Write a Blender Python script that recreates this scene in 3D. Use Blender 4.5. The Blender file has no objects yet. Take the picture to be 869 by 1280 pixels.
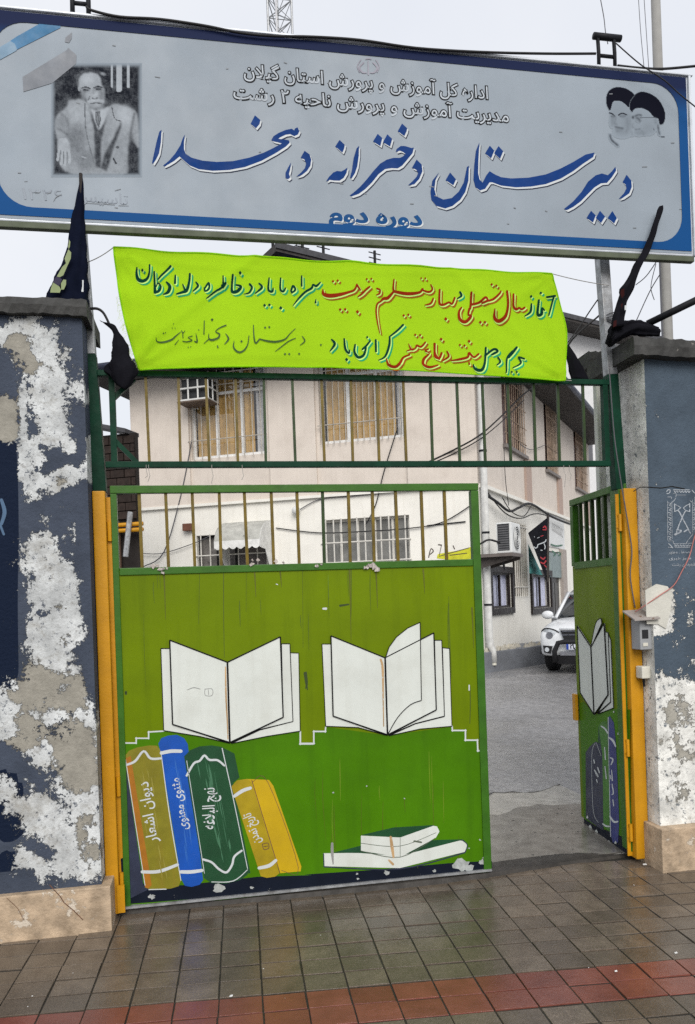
import bpy, bmesh, math, random, unicodedata
from mathutils import Vector, Matrix
random.seed(7)
S = bpy.context.scene
C = S.collection
rad = math.radians

# ---------------------------------------------------------------- camera
F, CX, CY, TH, PSI, H, D = 950.0, 434.5, 750.0, math.atan(.035), rad(10.35), 1.6, 4.13
CAM = Vector((0, -D, H))
RV = Vector((math.cos(PSI), -math.sin(PSI), 0)); WV = Vector((math.sin(PSI), math.cos(PSI), 0)); UV = Vector((0, 0, 1))
cam = bpy.data.cameras.new('camera'); co = bpy.data.objects.new('camera', cam); C.objects.link(co)
r_ = RV * math.cos(TH) - UV * math.sin(TH); u_ = RV * math.sin(TH) + UV * math.cos(TH)
mx = Matrix((r_, u_, -WV)).transposed().to_4x4(); mx.translation = CAM
co.matrix_world = mx
cam.sensor_width = 36; cam.lens = F / 1280 * 36; cam.shift_y = 110 / 1280; cam.clip_start = .05; cam.clip_end = 1000
S.camera = co
# ---------------------------------------------------------------- world and sun (overcast)
EL, AZ = 36, 182
w = bpy.data.worlds.new('World'); S.world = w; w.use_nodes = True
nt = w.node_tree; nt.nodes.clear()
out = nt.nodes.new('ShaderNodeOutputWorld'); bg = nt.nodes.new('ShaderNodeBackground')
sky = nt.nodes.new('ShaderNodeTexSky'); sky.sky_type = 'NISHITA'; sky.sun_disc = False
sky.sun_elevation = rad(EL); sky.sun_rotation = rad(AZ); sky.air_density = 1.5; sky.dust_density = 5
mixw = nt.nodes.new('ShaderNodeMix'); mixw.data_type = 'RGBA'; mixw.inputs[0].default_value = .93
nzw = nt.nodes.new('ShaderNodeTexNoise'); nzw.inputs['Scale'].default_value = 2.2; nzw.inputs['Detail'].default_value = 4
crw = nt.nodes.new('ShaderNodeValToRGB')
crw.color_ramp.elements[0].position = .3; crw.color_ramp.elements[0].color = (.80, .835, .91, 1)
crw.color_ramp.elements[1].position = .72; crw.color_ramp.elements[1].color = (.93, .945, .985, 1)
mulw = nt.nodes.new('ShaderNodeVectorMath'); mulw.operation = 'SCALE'; mulw.inputs[3].default_value = 6.1
tcw = nt.nodes.new('ShaderNodeTexCoord')
L = nt.links.new
L(tcw.outputs['Generated'], nzw.inputs['Vector']); L(nzw.outputs['Fac'], crw.inputs[0]); L(crw.outputs[0], mulw.inputs[0])
L(sky.outputs[0], mixw.inputs[6]); L(mulw.outputs[0], mixw.inputs[7]); L(mixw.outputs[2], bg.inputs[0]); L(bg.outputs[0], out.inputs[0])
bg.inputs[1].default_value = .1
sl = bpy.data.lights.new('sun', 'SUN'); sl.energy = 1.5; sl.angle = rad(40); sl.color = (1, .97, .93)
so = bpy.data.objects.new('sun', sl); C.objects.link(so)
a_ = rad(AZ)
sd = Vector((math.sin(a_) * math.cos(rad(EL)), math.cos(a_) * math.cos(rad(EL)), math.sin(rad(EL))))
so.rotation_euler = sd.to_track_quat('Z', 'Y').to_euler(); so.location = (-3, -8, 12)
S.view_settings.view_transform = 'Standard'; S.view_settings.look = 'None'; S.view_settings.gamma = 1
S.view_settings.exposure = .72
S.cycles.max_bounces = 6; S.cycles.use_denoising = False; S.cycles.sample_clamp_indirect = 4

# ---------------------------------------------------------------- survey helpers: photo pixel -> place on a known plane
def ray(px, py):
    u = (px - CX) / F; v = -(py - CY) / F
    c, s = math.cos(TH), math.sin(TH)
    return RV * (u * c + v * s) + WV + UV * (-u * s + v * c)
class Plane:
    """vertical or horizontal plane: origin o, directions e1 (along), e2 (up), normal n (towards the viewer)"""
    def __init__(s, o, e1, e2=(0, 0, 1)):
        s.o = Vector(o); s.e1 = Vector(e1).normalized(); s.e2 = Vector(e2).normalized(); s.n = s.e1.cross(s.e2)
    def uv(s, px, py):
        d = ray(px, py); t = (s.o - CAM).dot(s.n) / d.dot(s.n); p = CAM + d * t - s.o
        return p.dot(s.e1), p.dot(s.e2)
    def P(s, u, v, off=0): return s.o + s.e1 * u + s.e2 * v + s.n * off
    def at(s, px, py, off=0):
        d = ray(px, py); return CAM + d * ((s.o + s.n * off - CAM).dot(s.n) / d.dot(s.n))
GATE = Plane((0, 0, 0), (1, 0, 0)); GROUND = Plane((0, 0, 0), (1, 0, 0), (0, 1, 0))
def yplane(y): return Plane((0, y, 0), (1, 0, 0))
SG = yplane(-.12)

# ---------------------------------------------------------------- object helpers
class MB:
    def __init__(s): s.v = []; s.f = []
    def add(s, vs, fs):
        b = len(s.v); s.v += [tuple(p) for p in vs]; s.f += [tuple(b + i for i in f) for f in fs]; return s
    def box(s, lo, hi, fr=None):
        x0, y0, z0 = lo; x1, y1, z1 = hi
        vs = [(x0, y0, z0), (x1, y0, z0), (x1, y1, z0), (x0, y1, z0), (x0, y0, z1), (x1, y0, z1), (x1, y1, z1), (x0, y1, z1)]
        if fr: vs = [fr.P(p[0], p[2], -p[1]) for p in vs]
        return s.add(vs, [(0, 3, 2, 1), (4, 5, 6, 7), (0, 1, 5, 4), (1, 2, 6, 5), (2, 3, 7, 6), (3, 0, 4, 7)])
    def bar(s, a, b, w, h, up=(0, 0, 1)):
        a = Vector(a); b = Vector(b); d = (b - a).normalized(); up = Vector(up)
        if abs(d.dot(up)) > .95: up = Vector((0, 1, 0))
        x = d.cross(up).normalized(); y = x.cross(d).normalized()
        vs = [p + x * sx * w / 2 + y * sy * h / 2 for p in (a, b) for sx, sy in ((-1, -1), (1, -1), (1, 1), (-1, 1))]
        return s.add(vs, [(0, 1, 2, 3), (7, 6, 5, 4), (0, 4, 5, 1), (1, 5, 6, 2), (2, 6, 7, 3), (3, 7, 4, 0)])
    def tube(s, pts, r, n=8, cap=True):
        pts = [Vector(p) for p in pts]; rs = r if isinstance(r, (list, tuple)) else [r] * len(pts)
        ring = []; up = None
        for i, p in enumerate(pts):
            d = (pts[min(i + 1, len(pts) - 1)] - pts[max(i - 1, 0)]).normalized()
            if up is None: up = Vector((0, 0, 1)) if abs(d.z) < .9 else Vector((0, 1, 0))
            x = d.cross(up).normalized(); y = x.cross(d).normalized(); up = y
            ring.append([p + (x * math.cos(2 * math.pi * k / n) + y * math.sin(2 * math.pi * k / n)) * rs[i] for k in range(n)])
        b = len(s.v)
        for rg in ring: s.v += [tuple(p) for p in rg]
        for i in range(len(pts) - 1):
            for k in range(n):
                s.f.append((b + i * n + k, b + i * n + (k + 1) % n, b + (i + 1) * n + (k + 1) % n, b + (i + 1) * n + k))
        if cap:
            s.f.append(tuple(b + k for k in range(n))[::-1]); e = b + (len(pts) - 1) * n
            s.f.append(tuple(e + k for k in range(n)))
        return s
    def prism(s, poly, d):
        """poly: world points, d: extrusion vector"""
        n = len(poly); d = Vector(d); vs = [Vector(p) for p in poly] + [Vector(p) + d for p in poly]
        fs = [tuple(range(n))[::-1], tuple(range(n, 2 * n))] + [(i, (i + 1) % n, n + (i + 1) % n, n + i) for i in range(n)]
        return s.add(vs, fs)
    def sheet(s, fn, nu, nv):
        b = len(s.v)
        for j in range(nv + 1):
            for i in range(nu + 1): s.v.append(tuple(fn(i / nu, j / nv)))
        for j in range(nv):
            for i in range(nu):
                q = b + j * (nu + 1) + i; s.f.append((q, q + 1, q + nu + 2, q + nu + 1))
        return s
    def disc(s, c, x, y, r, n=14):
        c = Vector(c); x = Vector(x); y = Vector(y)
        return s.add([c + x * r * math.cos(2 * math.pi * k / n) + y * r * math.sin(2 * math.pi * k / n) for k in range(n)], [tuple(range(n))])
    def mesh(s, name):
        m = bpy.data.meshes.new(name); m.from_pydata(s.v, [], s.f); m.validate(); return m
def obj(name, mb, mat, parent=None, smooth=False, bevel=0, fix=True, label=None, kind=None, sub=0):
    m = mb if isinstance(mb, bpy.types.Mesh) else mb.mesh(name)
    if not isinstance(mb, bpy.types.Mesh) and fix:
        bm = bmesh.new(); bm.from_mesh(m); bmesh.ops.recalc_face_normals(bm, faces=bm.faces)
        if bevel:
            es = [e for e in bm.edges if len(e.link_faces) == 2 and e.calc_face_angle(0) > .5]
            bmesh.ops.bevel(bm, geom=es, offset=bevel, segments=2, affect='EDGES', profile=.6, clamp_overlap=True)
        bm.to_mesh(m); bm.free()
    if mat and not m.materials: m.materials.append(mat)
    if smooth:
        for p in m.polygons: p.use_smooth = True
    o = bpy.data.objects.new(name, m); C.objects.link(o)
    if sub: md = o.modifiers.new('s', 'SUBSURF'); md.levels = md.render_levels = sub
    if parent:
        o.parent = parent                                  # meshes are built in world coordinates; only Empties carry an offset
        if parent.type == 'EMPTY': o.matrix_parent_inverse = Matrix.Translation(-parent.location)
    if label: o['label'] = label
    if kind: o['kind'] = kind
    return o
def thing(name, label, cat, loc=(0, 0, 0), group=None):
    o = bpy.data.objects.new(name, None); C.objects.link(o); o.location = loc; o.empty_display_size = .1
    o['label'] = label; o['category'] = cat
    if group: o['group'] = group
    return o
def tag(o, label, cat, group=None):
    o['label'] = label; o['category'] = cat
    if group: o['group'] = group
    return o
def cr(pts, n=6, closed=False):
    """Catmull-Rom through tuples"""
    P = [tuple(p) for p in pts]; N = len(P); o = []
    for i in range(N if closed else N - 1):
        g = (lambda k: P[k % N]) if closed else (lambda k: P[max(0, min(N - 1, k))])
        a, b, c, d = g(i - 1), g(i), g(i + 1), g(i + 2)
        for j in range(n):
            t = j / n
            o.append(tuple(.5 * (2 * b[k] + (c[k] - a[k]) * t + (2 * a[k] - 5 * b[k] + 4 * c[k] - d[k]) * t * t + (3 * b[k] - a[k] - 3 * c[k] + d[k]) * t ** 3) for k in range(len(b))))
    if not closed: o.append(P[-1])
    return o
def sag(a, b, s, n=14):
    a = Vector(a); b = Vector(b)
    return [a.lerp(b, i / n) - Vector((0, 0, s * 4 * (i / n) * (1 - i / n))) for i in range(n + 1)]

# ---------------------------------------------------------------- materials
def M(name, col, rough=.6, metal=0, var=.18, vs=7., bump=0., bs=60., streak=0., dirt=0., dcol=(.05, .045, .04), trans=0., rvar=.12, spec=.3, chip=0., ccol=(.5, .5, .48), seed=0., rnd=0., cs=9.):
    m = bpy.data.materials.new(name); m.use_nodes = True; n = m.node_tree; L = n.links.new; N = n.nodes.new
    b = n.nodes['Principled BSDF']; b.inputs['Metallic'].default_value = metal; b.inputs['Specular IOR Level'].default_value = spec
    g = N('ShaderNodeNewGeometry')
    mp = N('ShaderNodeVectorMath'); mp.operation = 'ADD'; mp.inputs[1].default_value = (seed, seed * .7, seed * 1.3); L(g.outputs['Position'], mp.inputs[0])
    P = mp.outputs[0]
    def noise(scale, det=4, vec=P, ro=.6):
        t = N('ShaderNodeTexNoise'); t.inputs['Scale'].default_value = scale; t.inputs['Detail'].default_value = det; t.inputs['Roughness'].default_value = ro; L(vec, t.inputs['Vector']); return t.outputs['Fac']
    def ramp(f, a, b2, x=0, y=1):
        t = N('ShaderNodeMapRange'); t.inputs[1].default_value = a; t.inputs[2].default_value = b2; t.inputs[3].default_value = x; t.inputs[4].default_value = y; L(f, t.inputs[0]); return t.outputs[0]
    def mix(f, c1, c2):
        t = N('ShaderNodeMix'); t.data_type = 'RGBA'
        if hasattr(f, 'links'): L(f, t.inputs[0])
        else: t.inputs[0].default_value = f
        for i, c in ((6, c1), (7, c2)):
            if hasattr(c, 'links'): L(c, t.inputs[i])
            else: t.inputs[i].default_value = (*c, 1)
        return t.outputs[2]
    lo = tuple(max(0, c * (1 - var)) for c in col); hi = tuple(min(1, c * (1 + var)) for c in col)
    cc = mix(ramp(noise(vs, 6), .3, .7), lo, hi)
    if rnd:
        oi = N('ShaderNodeObjectInfo'); cc = mix(ramp(oi.outputs['Random'], 0, 1, 0, rnd), cc, tuple(c * .45 for c in col))
    if streak:
        mm = N('ShaderNodeVectorMath'); mm.operation = 'MULTIPLY'; mm.inputs[1].default_value = (16, 16, .9); L(P, mm.inputs[0])
        cc = mix(ramp(noise(1., 5, mm.outputs[0]), .5, .8, 0, streak), cc, dcol)
    if dirt: cc = mix(ramp(noise(vs * .55, 8, ro=.7), .5, .75, 0, dirt), cc, dcol)
    hgt = None
    if chip:
        k = ramp(noise(cs, 10, ro=.72), 1 - chip - .01, 1 - chip + .01); cc = mix(k, cc, ccol); hgt = k
    L(cc, b.inputs['Base Color'])
    L(ramp(noise(vs * 1.7, 4), .3, .7, max(.02, rough - rvar), min(1, rough + rvar)), b.inputs['Roughness'])
    if bump or hgt is not None:
        bp = N('ShaderNodeBump'); bp.inputs['Strength'].default_value = min(1, bump if bump else .4); bp.inputs['Distance'].default_value = .01
        if hgt is None: h = noise(bs, 8)
        else:
            ad = N('ShaderNodeMath'); ad.operation = 'MULTIPLY_ADD'; L(hgt, ad.inputs[0]); ad.inputs[1].default_value = -.35; ad.inputs[2].default_value = 0; h = ad.outputs[0]
            if bump: L(noise(bs, 8), ad.inputs[2])
        L(h, bp.inputs['Height']); L(bp.outputs[0], b.inputs['Normal'])
    if trans:
        tr = N('ShaderNodeBsdfTranslucent'); L(cc, tr.inputs[0]); ms = N('ShaderNodeMixShader'); ms.inputs[0].default_value = trans
        L(b.outputs[0], ms.inputs[1]); L(tr.outputs[0], ms.inputs[2]); L(ms.outputs[0], n.nodes['Material Output'].inputs[0])
    return m
def sr(r, g, b): return tuple(((c / 255 + .055) / 1.055) ** 2.4 if c > 10 else c / 255 / 12.92 for c in (r, g, b))
blue_p = M('sign_blue_print', (.002, .034, .165), .6, spec=.12, var=.12, vs=12)
navy_p = M('sign_navy_print', (.006, .012, .04), .6, spec=.15)
white_p = M('white_print', (.52, .55, .56), .5, var=.06)
black_p = M('black_print', (.006, .006, .007), .6, spec=.1)
sign_m = M('sign_sheet', (.25, .292, .335), .5, var=.1, vs=1.6, streak=.12, dcol=(.2, .22, .24), bump=.05, bs=4)
galv = M('galvanised_steel', (.33, .34, .35), .5, metal=.5, var=.3, vs=20, dirt=.6, dcol=(.1, .08, .06), bump=.1)
dkmetal = M('dark_metal', (.014, .015, .018), .6, spec=.15, var=.4)
zinc = M('pale_metal_lid', (.55, .58, .62), .45, metal=.3, var=.15)
olive = M('gate_olive_paint', (.125, .187, .001), .40, spec=.1, var=.14, vs=1.6, streak=.34, dcol=(.05, .085, .003), dirt=.3, bump=.16, bs=5, chip=.235, ccol=(.04, .06, .02), cs=14)
green = M('gate_green_paint', (.056, .17, .0015), .40, spec=.1, var=.2, vs=1.8, streak=.3, dcol=(.025, .075, .004), dirt=.25, bump=.16, bs=5, chip=.26, ccol=(.3, .35, .25), cs=22)
framegreen = M('gate_frame_green', (.03, .11, .005), .42, var=.2, vs=8, chip=.26, ccol=(.02, .025, .015), cs=30, bump=.1)
dkgreen = M('transom_dark_green', (.0018, .034, .017), .5, spec=.13, var=.3, vs=10, chip=.25, ccol=(.02, .02, .015), cs=30, bump=.1)
yellow = M('post_yellow_paint', (.50, .235, .006), .45, var=.14, vs=5, streak=.25, dcol=(.25, .11, .01), chip=.25, ccol=(.06, .04, .02), cs=18, bump=.15)
barmix = M('grille_bar_paint', (.13, .088, .006), .45, var=.4, vs=9, chip=.36, ccol=(.05, .09, .01), cs=16, bump=.1)
bargreen = M('grille_bar_green', (.018, .042, .006), .45, var=.4, vs=9, chip=.3, ccol=(.012, .04, .015), cs=16, bump=.1)
page_m = M('book_page_paint', (.60, .63, .59), .4, var=.05, vs=4, streak=.22, dcol=(.36, .35, .29), dirt=.3, chip=.225, ccol=(.3, .28, .22), cs=20)
navyband = M('gate_navy_band', (.005, .008, .017), .5, spec=.12, chip=.33, ccol=(.5, .52, .5), cs=12)
stone = M('travertine', (.42, .32, .22), .6, var=.35, vs=12, chip=.40, ccol=(.56, .49, .40), cs=9, dirt=.7, dcol=(.17, .125, .08), streak=.25, bump=.6, bs=55)
conc = M('old_concrete_cap', (.05, .05, .048), .85, var=.5, vs=8, dirt=.6, dcol=(.02, .02, .02), bump=.6, bs=30, chip=.36, ccol=(.2, .19, .17), cs=11)
cloth_k = M('black_cloth', (.008, .008, .011), .9, var=.3, spec=.05, bump=.3, bs=80)
rope = M('string', (.3, .29, .27), .9)
cable_m = M('black_cable', (.012, .012, .013), .6)
wire_m = M('grey_wire', (.09, .09, .1), .6)
banner_m = M('lime_cloth', (.48, .82, .02), .85, var=.07, vs=1.4, trans=.58, spec=.05, bump=.35, bs=14)
gtext = M('dark_green_ink', (.002, .036, .024), .8, spec=.05); teal_t = M('teal_ink', (.015, .30, .13), .8, spec=.05)
rtext = M('red_ink', (.24, .02, .004), .8, spec=.05); orange_t = M('brown_ink', (.27, .075, .01), .8, spec=.05); pale_t = M('pale_lime_ink', (.45, .72, .16), .7)
thin_t = M('olive_ink', (.03, .075, .01), .7)
pink_w = M('pink_beige_render', (.64, .575, .51), .85, var=.05, vs=3, streak=.22, dcol=(.38, .32, .27), dirt=.28, bump=.15, bs=90)
pink_d = M('pink_pilaster_render', (.42, .32, .27), .85, var=.06, streak=.15, dcol=(.3, .22, .18))
cream_w = M('cream_render', (.78, .76, .70), .8, var=.05, vs=3, streak=.22, dcol=(.5, .45, .36), bump=.15, bs=90)
white_w = M('white_wall_render', (.66, .66, .66), .85, var=.05, streak=.1, dcol=(.4, .4, .4))
roof_m = M('dark_roof_sheet', (.055, .055, .06), .6, var=.3)
soffit_m = M('dark_soffit', (.05, .045, .042), .8, var=.3)
frame_w = M('window_frame_grey', (.72, .72, .71), .5, var=.15)
bars_w = M('window_bars_cream', (.62, .6, .55), .5, var=.15, chip=.3, ccol=(.3, .2, .12), cs=20)
bars_d = M('window_bars_weathered', (.42, .39, .34), .6, var=.25)
dark_in = M('dark_interior', (.012, .011, .01), .7)
glass_m = M('window_glass', (.035, .04, .045), .06, rvar=.02, spec=.8)
curtain = M('mustard_curtain', (.50, .33, .12), .9, var=.3, vs=3, streak=.5, dcol=(.14, .08, .03))
curtain_b = M('pale_blue_curtain', (.5, .52, .66), .8, var=.2, streak=.3, dcol=(.2, .2, .3))
brown = M('brown_painted', (.02, .015, .013), .5)
acwhite = M('ac_casing', (.66, .67, .66), .5, var=.06, streak=.12, dcol=(.35, .33, .3))
slatgrey = M('ac_dark_slats', (.03, .032, .035), .6)
plinth_m = M('grey_plinth_render', (.17, .18, .2), .7, var=.2, vs=2, dirt=.3, bump=.3, bs=40)
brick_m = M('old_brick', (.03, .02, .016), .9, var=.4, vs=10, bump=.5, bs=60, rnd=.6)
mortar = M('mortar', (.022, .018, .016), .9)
timber = M('old_timber', (.10, .06, .04), .8, var=.3, streak=.5)
carpaint = M('white_car_paint', (.72, .74, .76), .18, rvar=.04, var=.03)
blackpl = M('black_plastic', (.015, .015, .017), .5)
chrome = M('chrome', (.6, .6, .62), .12, metal=1, rvar=.05, var=.05)
lampgl = M('headlamp_lens', (.5, .53, .56), .08, rvar=.03, var=.3, vs=30)
tyre_m = M('tyre_rubber', (.014, .014, .015), .8)
rim_m = M('alloy_rim', (.4, .41, .42), .3, metal=.8)
plate_w = M('plate_white', (.6, .62, .7), .4); plate_b = M('plate_blue', (.02, .05, .3), .4)
teal_c = M('teal_cloth', (.1, .36, .34), .8, var=.3, vs=14); redink = M('red_print', (.4, .02, .03), .7)
redcord = M('red_cord', (.42, .16, .14), .7, var=.3)
boxgrey = M('box_grey', (.29, .3, .31), .5, var=.1)
plastic_w = M('cream_plastic', (.62, .6, .52), .45)
rust = M('rusty_metal', (.12, .06, .035), .8, var=.4, vs=30)
concpole = M('concrete_pole', (.27, .265, .25), .8, var=.12, streak=.3, dcol=(.2, .19, .18), bump=.2)
paper = M('paper_scrap', (.7, .7, .68), .7)
c_olv = M('painted_olive', (.19, .17, .012), .4, var=.2, vs=8, streak=.3, dcol=(.3, .14, .02)); c_blu = M('painted_blue', (.006, .07, .36), .38, var=.2, vs=6)
c_grn = M('painted_dark_green', (.008, .055, .02), .38, var=.25, vs=5); c_yel = M('painted_yellow', (.47, .31, .006), .4, var=.12, vs=5)
c_yels = M('painted_ochre', (.33, .24, .008), .4, var=.2); c_nav = M('painted_navy', (.022, .028, .055), .42, var=.3, vs=8); c_oran = M('painted_orange', (.33, .13, .012), .4, var=.25)
c_hl = M('painted_pale_green', (.2, .3, .2), .4, var=.4, vs=12); c_blu2 = M('painted_violet', (.035, .045, .17), .4, var=.3)

def wall_peel(name, paint, p2=(.56, .58, .58), p3=(.29, .275, .235), seed=0.):
    m = bpy.data.materials.new(name); m.use_nodes = True; n = m.node_tree; L = n.links.new; N = n.nodes.new; b = n.nodes['Principled BSDF']
    g = N('ShaderNodeNewGeometry'); add = N('ShaderNodeVectorMath'); add.operation = 'ADD'; add.inputs[1].default_value = (seed, seed, seed); L(g.outputs['Position'], add.inputs[0]); P = add.outputs[0]
    def noise(scale, det=10, ro=.68, dist=0):
        t = N('ShaderNodeTexNoise'); t.inputs['Scale'].default_value = scale; t.inputs['Detail'].default_value = det; t.inputs['Roughness'].default_value = ro; t.inputs['Distortion'].default_value = dist; L(P, t.inputs['Vector']); return t.outputs['Fac']
    def math_(op, a, bb):
        t = N('ShaderNodeMath'); t.operation = op
        for i, x in ((0, a), (1, bb)):
            if hasattr(x, 'links'): L(x, t.inputs[i])
            else: t.inputs[i].default_value = x
        return t.outputs[0]
    def ramp(f, a, b2, x=0, y=1):
        t = N('ShaderNodeMapRange'); t.inputs[1].default_value = a; t.inputs[2].default_value = b2; t.inputs[3].default_value = x; t.inputs[4].default_value = y; L(f, t.inputs[0]); return t.outputs[0]
    def mix(f, c1, c2):
        t = N('ShaderNodeMix'); t.data_type = 'RGBA'; L(f, t.inputs[0])
        for i, c in ((6, c1), (7, c2)):
            if hasattr(c, 'links'): L(c, t.inputs[i])
            else: t.inputs[i].default_value = (*c, 1)
        return t.outputs[2]
    at = N('ShaderNodeAttribute'); at.attribute_name = 'wear'; nv = N('ShaderNodeAttribute'); nv.attribute_name = 'mural'; bt = N('ShaderNodeAttribute'); bt.attribute_name = 'bare'
    nz = math_('ADD', math_('MULTIPLY', noise(11, 12, .75), .62), math_('MULTIPLY', noise(46, 10, .8), .38)); nz2 = noise(4, 8)
    v = math_('ADD', at.outputs['Fac'], math_('MULTIPLY', math_('SUBTRACT', nz, .5), 2.6))
    k1 = ramp(v, .485, .515)
    k1 = math_('MAXIMUM', k1, math_('MULTIPLY', ramp(noise(34, 8, .75), .655, .675), ramp(at.outputs['Fac'], .01, .2)))
    v2 = math_('ADD', bt.outputs['Fac'], math_('MULTIPLY', math_('SUBTRACT', noise(10, 12, .72), .5), 2.6)); k2 = math_('MULTIPLY', ramp(v2, .47, .56), k1)
    pc = mix(ramp(nz2, .3, .7), tuple(c * .78 for c in paint), tuple(c * 1.25 for c in paint))
    pc = mix(ramp(noise(1.7, 6), .55, .75, 0, .5), pc, tuple(c * 1.7 for c in paint))
    km = ramp(math_('ADD', nv.outputs['Fac'], math_('MULTIPLY', math_('SUBTRACT', nz, .5), .12)), .47, .53)
    pc = mix(km, pc, (.004, .010, .028))
    wc = mix(ramp(noise(7, 6), .35, .65), tuple(c * .66 for c in p2), tuple(min(1, c * 1.18) for c in p2))
    wc = mix(ramp(noise(40, 6, .7), .56, .66, 0, .7), wc, (.3, .3, .29))
    wc = mix(ramp(noise(24, 10, .8), .57, .6, 0, .9), wc, paint); wc = mix(ramp(noise(5, 8, .7), .52, .66, 0, .55), wc, p3)
    bc = mix(ramp(noise(12, 8), .3, .7), tuple(c * .75 for c in p3), tuple(c * 1.2 for c in p3))
    c = mix(k1, pc, wc); c = mix(k2, c, bc); L(c, b.inputs['Base Color'])
    b.inputs['Roughness'].default_value = .75; b.inputs['Specular IOR Level'].default_value = .15
    h = math_('ADD', math_('MULTIPLY', k1, -.55), math_('MULTIPLY', k2, -.5)); h = math_('ADD', h, math_('MULTIPLY', noise(55, 8), .5)); h = math_('ADD', h, math_('MULTIPLY', nz2, .5))
    bp = N('ShaderNodeBump'); bp.inputs['Strength'].default_value = 1; bp.inputs['Distance'].default_value = .011; L(h, bp.inputs['Height']); L(bp.outputs[0], b.inputs['Normal'])
    return m

def wet(name, c1, c2, bs=40, bump=.4, r0=.1, r1=.42, ps=1.6, rnd=0., moss=0., puddle=(.32, .52), grain=0.):
    m = bpy.data.materials.new(name); m.use_nodes = True; n = m.node_tree; L = n.links.new; N = n.nodes.new; b = n.nodes['Principled BSDF']
    g = N('ShaderNodeNewGeometry'); P = g.outputs['Position']
    def noise(scale, det=8, ro=.6):
        t = N('ShaderNodeTexNoise'); t.inputs['Scale'].default_value = scale; t.inputs['Detail'].default_value = det; t.inputs['Roughness'].default_value = ro; L(P, t.inputs['Vector']); return t.outputs['Fac']
    def ramp(f, a, b2, x=0, y=1):
        t = N('ShaderNodeMapRange'); t.inputs[1].default_value = a; t.inputs[2].default_value = b2; t.inputs[3].default_value = x; t.inputs[4].default_value = y; L(f, t.inputs[0]); return t.outputs[0]
    def mix(f, a, c):
        t = N('ShaderNodeMix'); t.data_type = 'RGBA'; L(f, t.inputs[0])
        for i, q in ((6, a), (7, c)):
            if hasattr(q, 'links'): L(q, t.inputs[i])
            else: t.inputs[i].default_value = (*q, 1)
        return t.outputs[2]
    c = mix(ramp(noise(9), .3, .7), c1, c2)
    if grain: c = mix(ramp(noise(160, 3), .5, .7, 0, grain), c, tuple(min(1, x * 2.6) for x in c2))
    if grain: c = mix(ramp(noise(17, 8, .8), .50, .62, 0, grain), c, tuple(x * .45 for x in c1)); c = mix(ramp(noise(34, 6, .75), .55, .66, 0, grain), c, tuple(min(1, x * 2) for x in c2))
    if rnd:
        oi = N('ShaderNodeObjectInfo'); c = mix(ramp(oi.outputs['Random'], 0, 1, 0, rnd), c, tuple(x * .5 for x in c1))
    if moss: c = mix(ramp(noise(2.3, 8), .5, .7, 0, moss), c, (.055, .046, .033))
    c = mix(ramp(noise(1.1, 6), .45, .7, 0, .35), c, tuple(x * .55 for x in c1))
    L(c, b.inputs['Base Color'])
    pud = ramp(noise(ps, 7), puddle[0], puddle[1], 0, 1)
    mr = N('ShaderNodeMapRange'); mr.inputs[3].default_value = r1; mr.inputs[4].default_value = r0; L(pud, mr.inputs[0]); L(mr.outputs[0], b.inputs['Roughness'])
    bp = N('ShaderNodeBump'); bp.inputs['Strength'].default_value = bump; bp.inputs['Distance'].default_value = .004; L(noise(bs, 8, .7), bp.inputs['Height']); L(bp.outputs[0], b.inputs['Normal'])
    return m
tile_g = wet('wet_grey_tile', (.090, .070, .052), (.168, .134, .102), grain=.3, rnd=.5, moss=.3, bump=.4, r0=.05, r1=.36)
tile_r = wet('wet_red_tile', (.155, .048, .034), (.235, .078, .055), rnd=.4, bump=.3, r0=.08, r1=.34)
asph = wet('yard_asphalt', (.15, .147, .148), (.29, .284, .282), bs=110, bump=1, r0=.22, r1=.75, ps=.6, grain=.65)
apron_m = wet('apron_concrete', (.22, .21, .19), (.42, .40, .36), bs=45, bump=.8, r0=.06, r1=.5, ps=1.3, grain=.3)
joint_m = wet('joint_mortar', (.014, .012, .009), (.03, .026, .02), r0=.5, r1=.8)
street_m = wet('street_asphalt', (.05, .05, .052), (.075, .075, .078), bs=120)

# ---------------------------------------------------------------- flat print helpers
class Crop:
    def __init__(s, x, y, k): s.x, s.y, s.k = x, y, k
    def __call__(s, p): return (s.x + p[0] / s.k, s.y + p[1] / s.k) + tuple(p[2:])
ID = Crop(0, 0, 1)
def thin(plane, off):                       # flat print lies within a millimetre or two of its sheet
    return off * .35 if off < .0066 and plane in (GATE, SG) else off
def poly_print(name, polys, plane, off, mat, parent, crop=ID, dx=0, dy=0, thick=0, wave=None, **kw):
    mb = MB(); off = thin(plane, off) if not thick else off
    if len(polys) > 1 and not kw.get('kind'): kw['kind'] = 'stuff'
    for i, pl in enumerate(polys):
        o2 = off + i * .0001
        pts = [crop(p) for p in pl]; ws = []
        for p in pts:
            u, v = plane.uv(p[0] + dx, p[1] + dy); ws.append(plane.P(u, v, o2 + (wave(u, v) if wave else 0)))
        if thick: mb.prism(ws, plane.n * thick)
        else: mb.add(ws, [tuple(range(len(ws)))])
    o = obj(name, mb, mat, parent, fix=bool(thick), **kw)
    return o
def ribbon(pts, n=5):
    """(x, y, w) brush stroke -> list of quads outline (two sides)"""
    q = cr(pts, n) if len(pts) > 2 else list(pts); Lf = []; Rt = []
    for i, p in enumerate(q):
        a = q[max(0, i - 1)]; b = q[min(len(q) - 1, i + 1)]; dx, dy = b[0] - a[0], b[1] - a[1]; l = math.hypot(dx, dy) or 1
        nx, ny = -dy / l * p[2] / 2, dx / l * p[2] / 2; Lf.append((p[0] + nx, p[1] + ny)); Rt.append((p[0] - nx, p[1] - ny))
    return Lf, Rt
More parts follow.
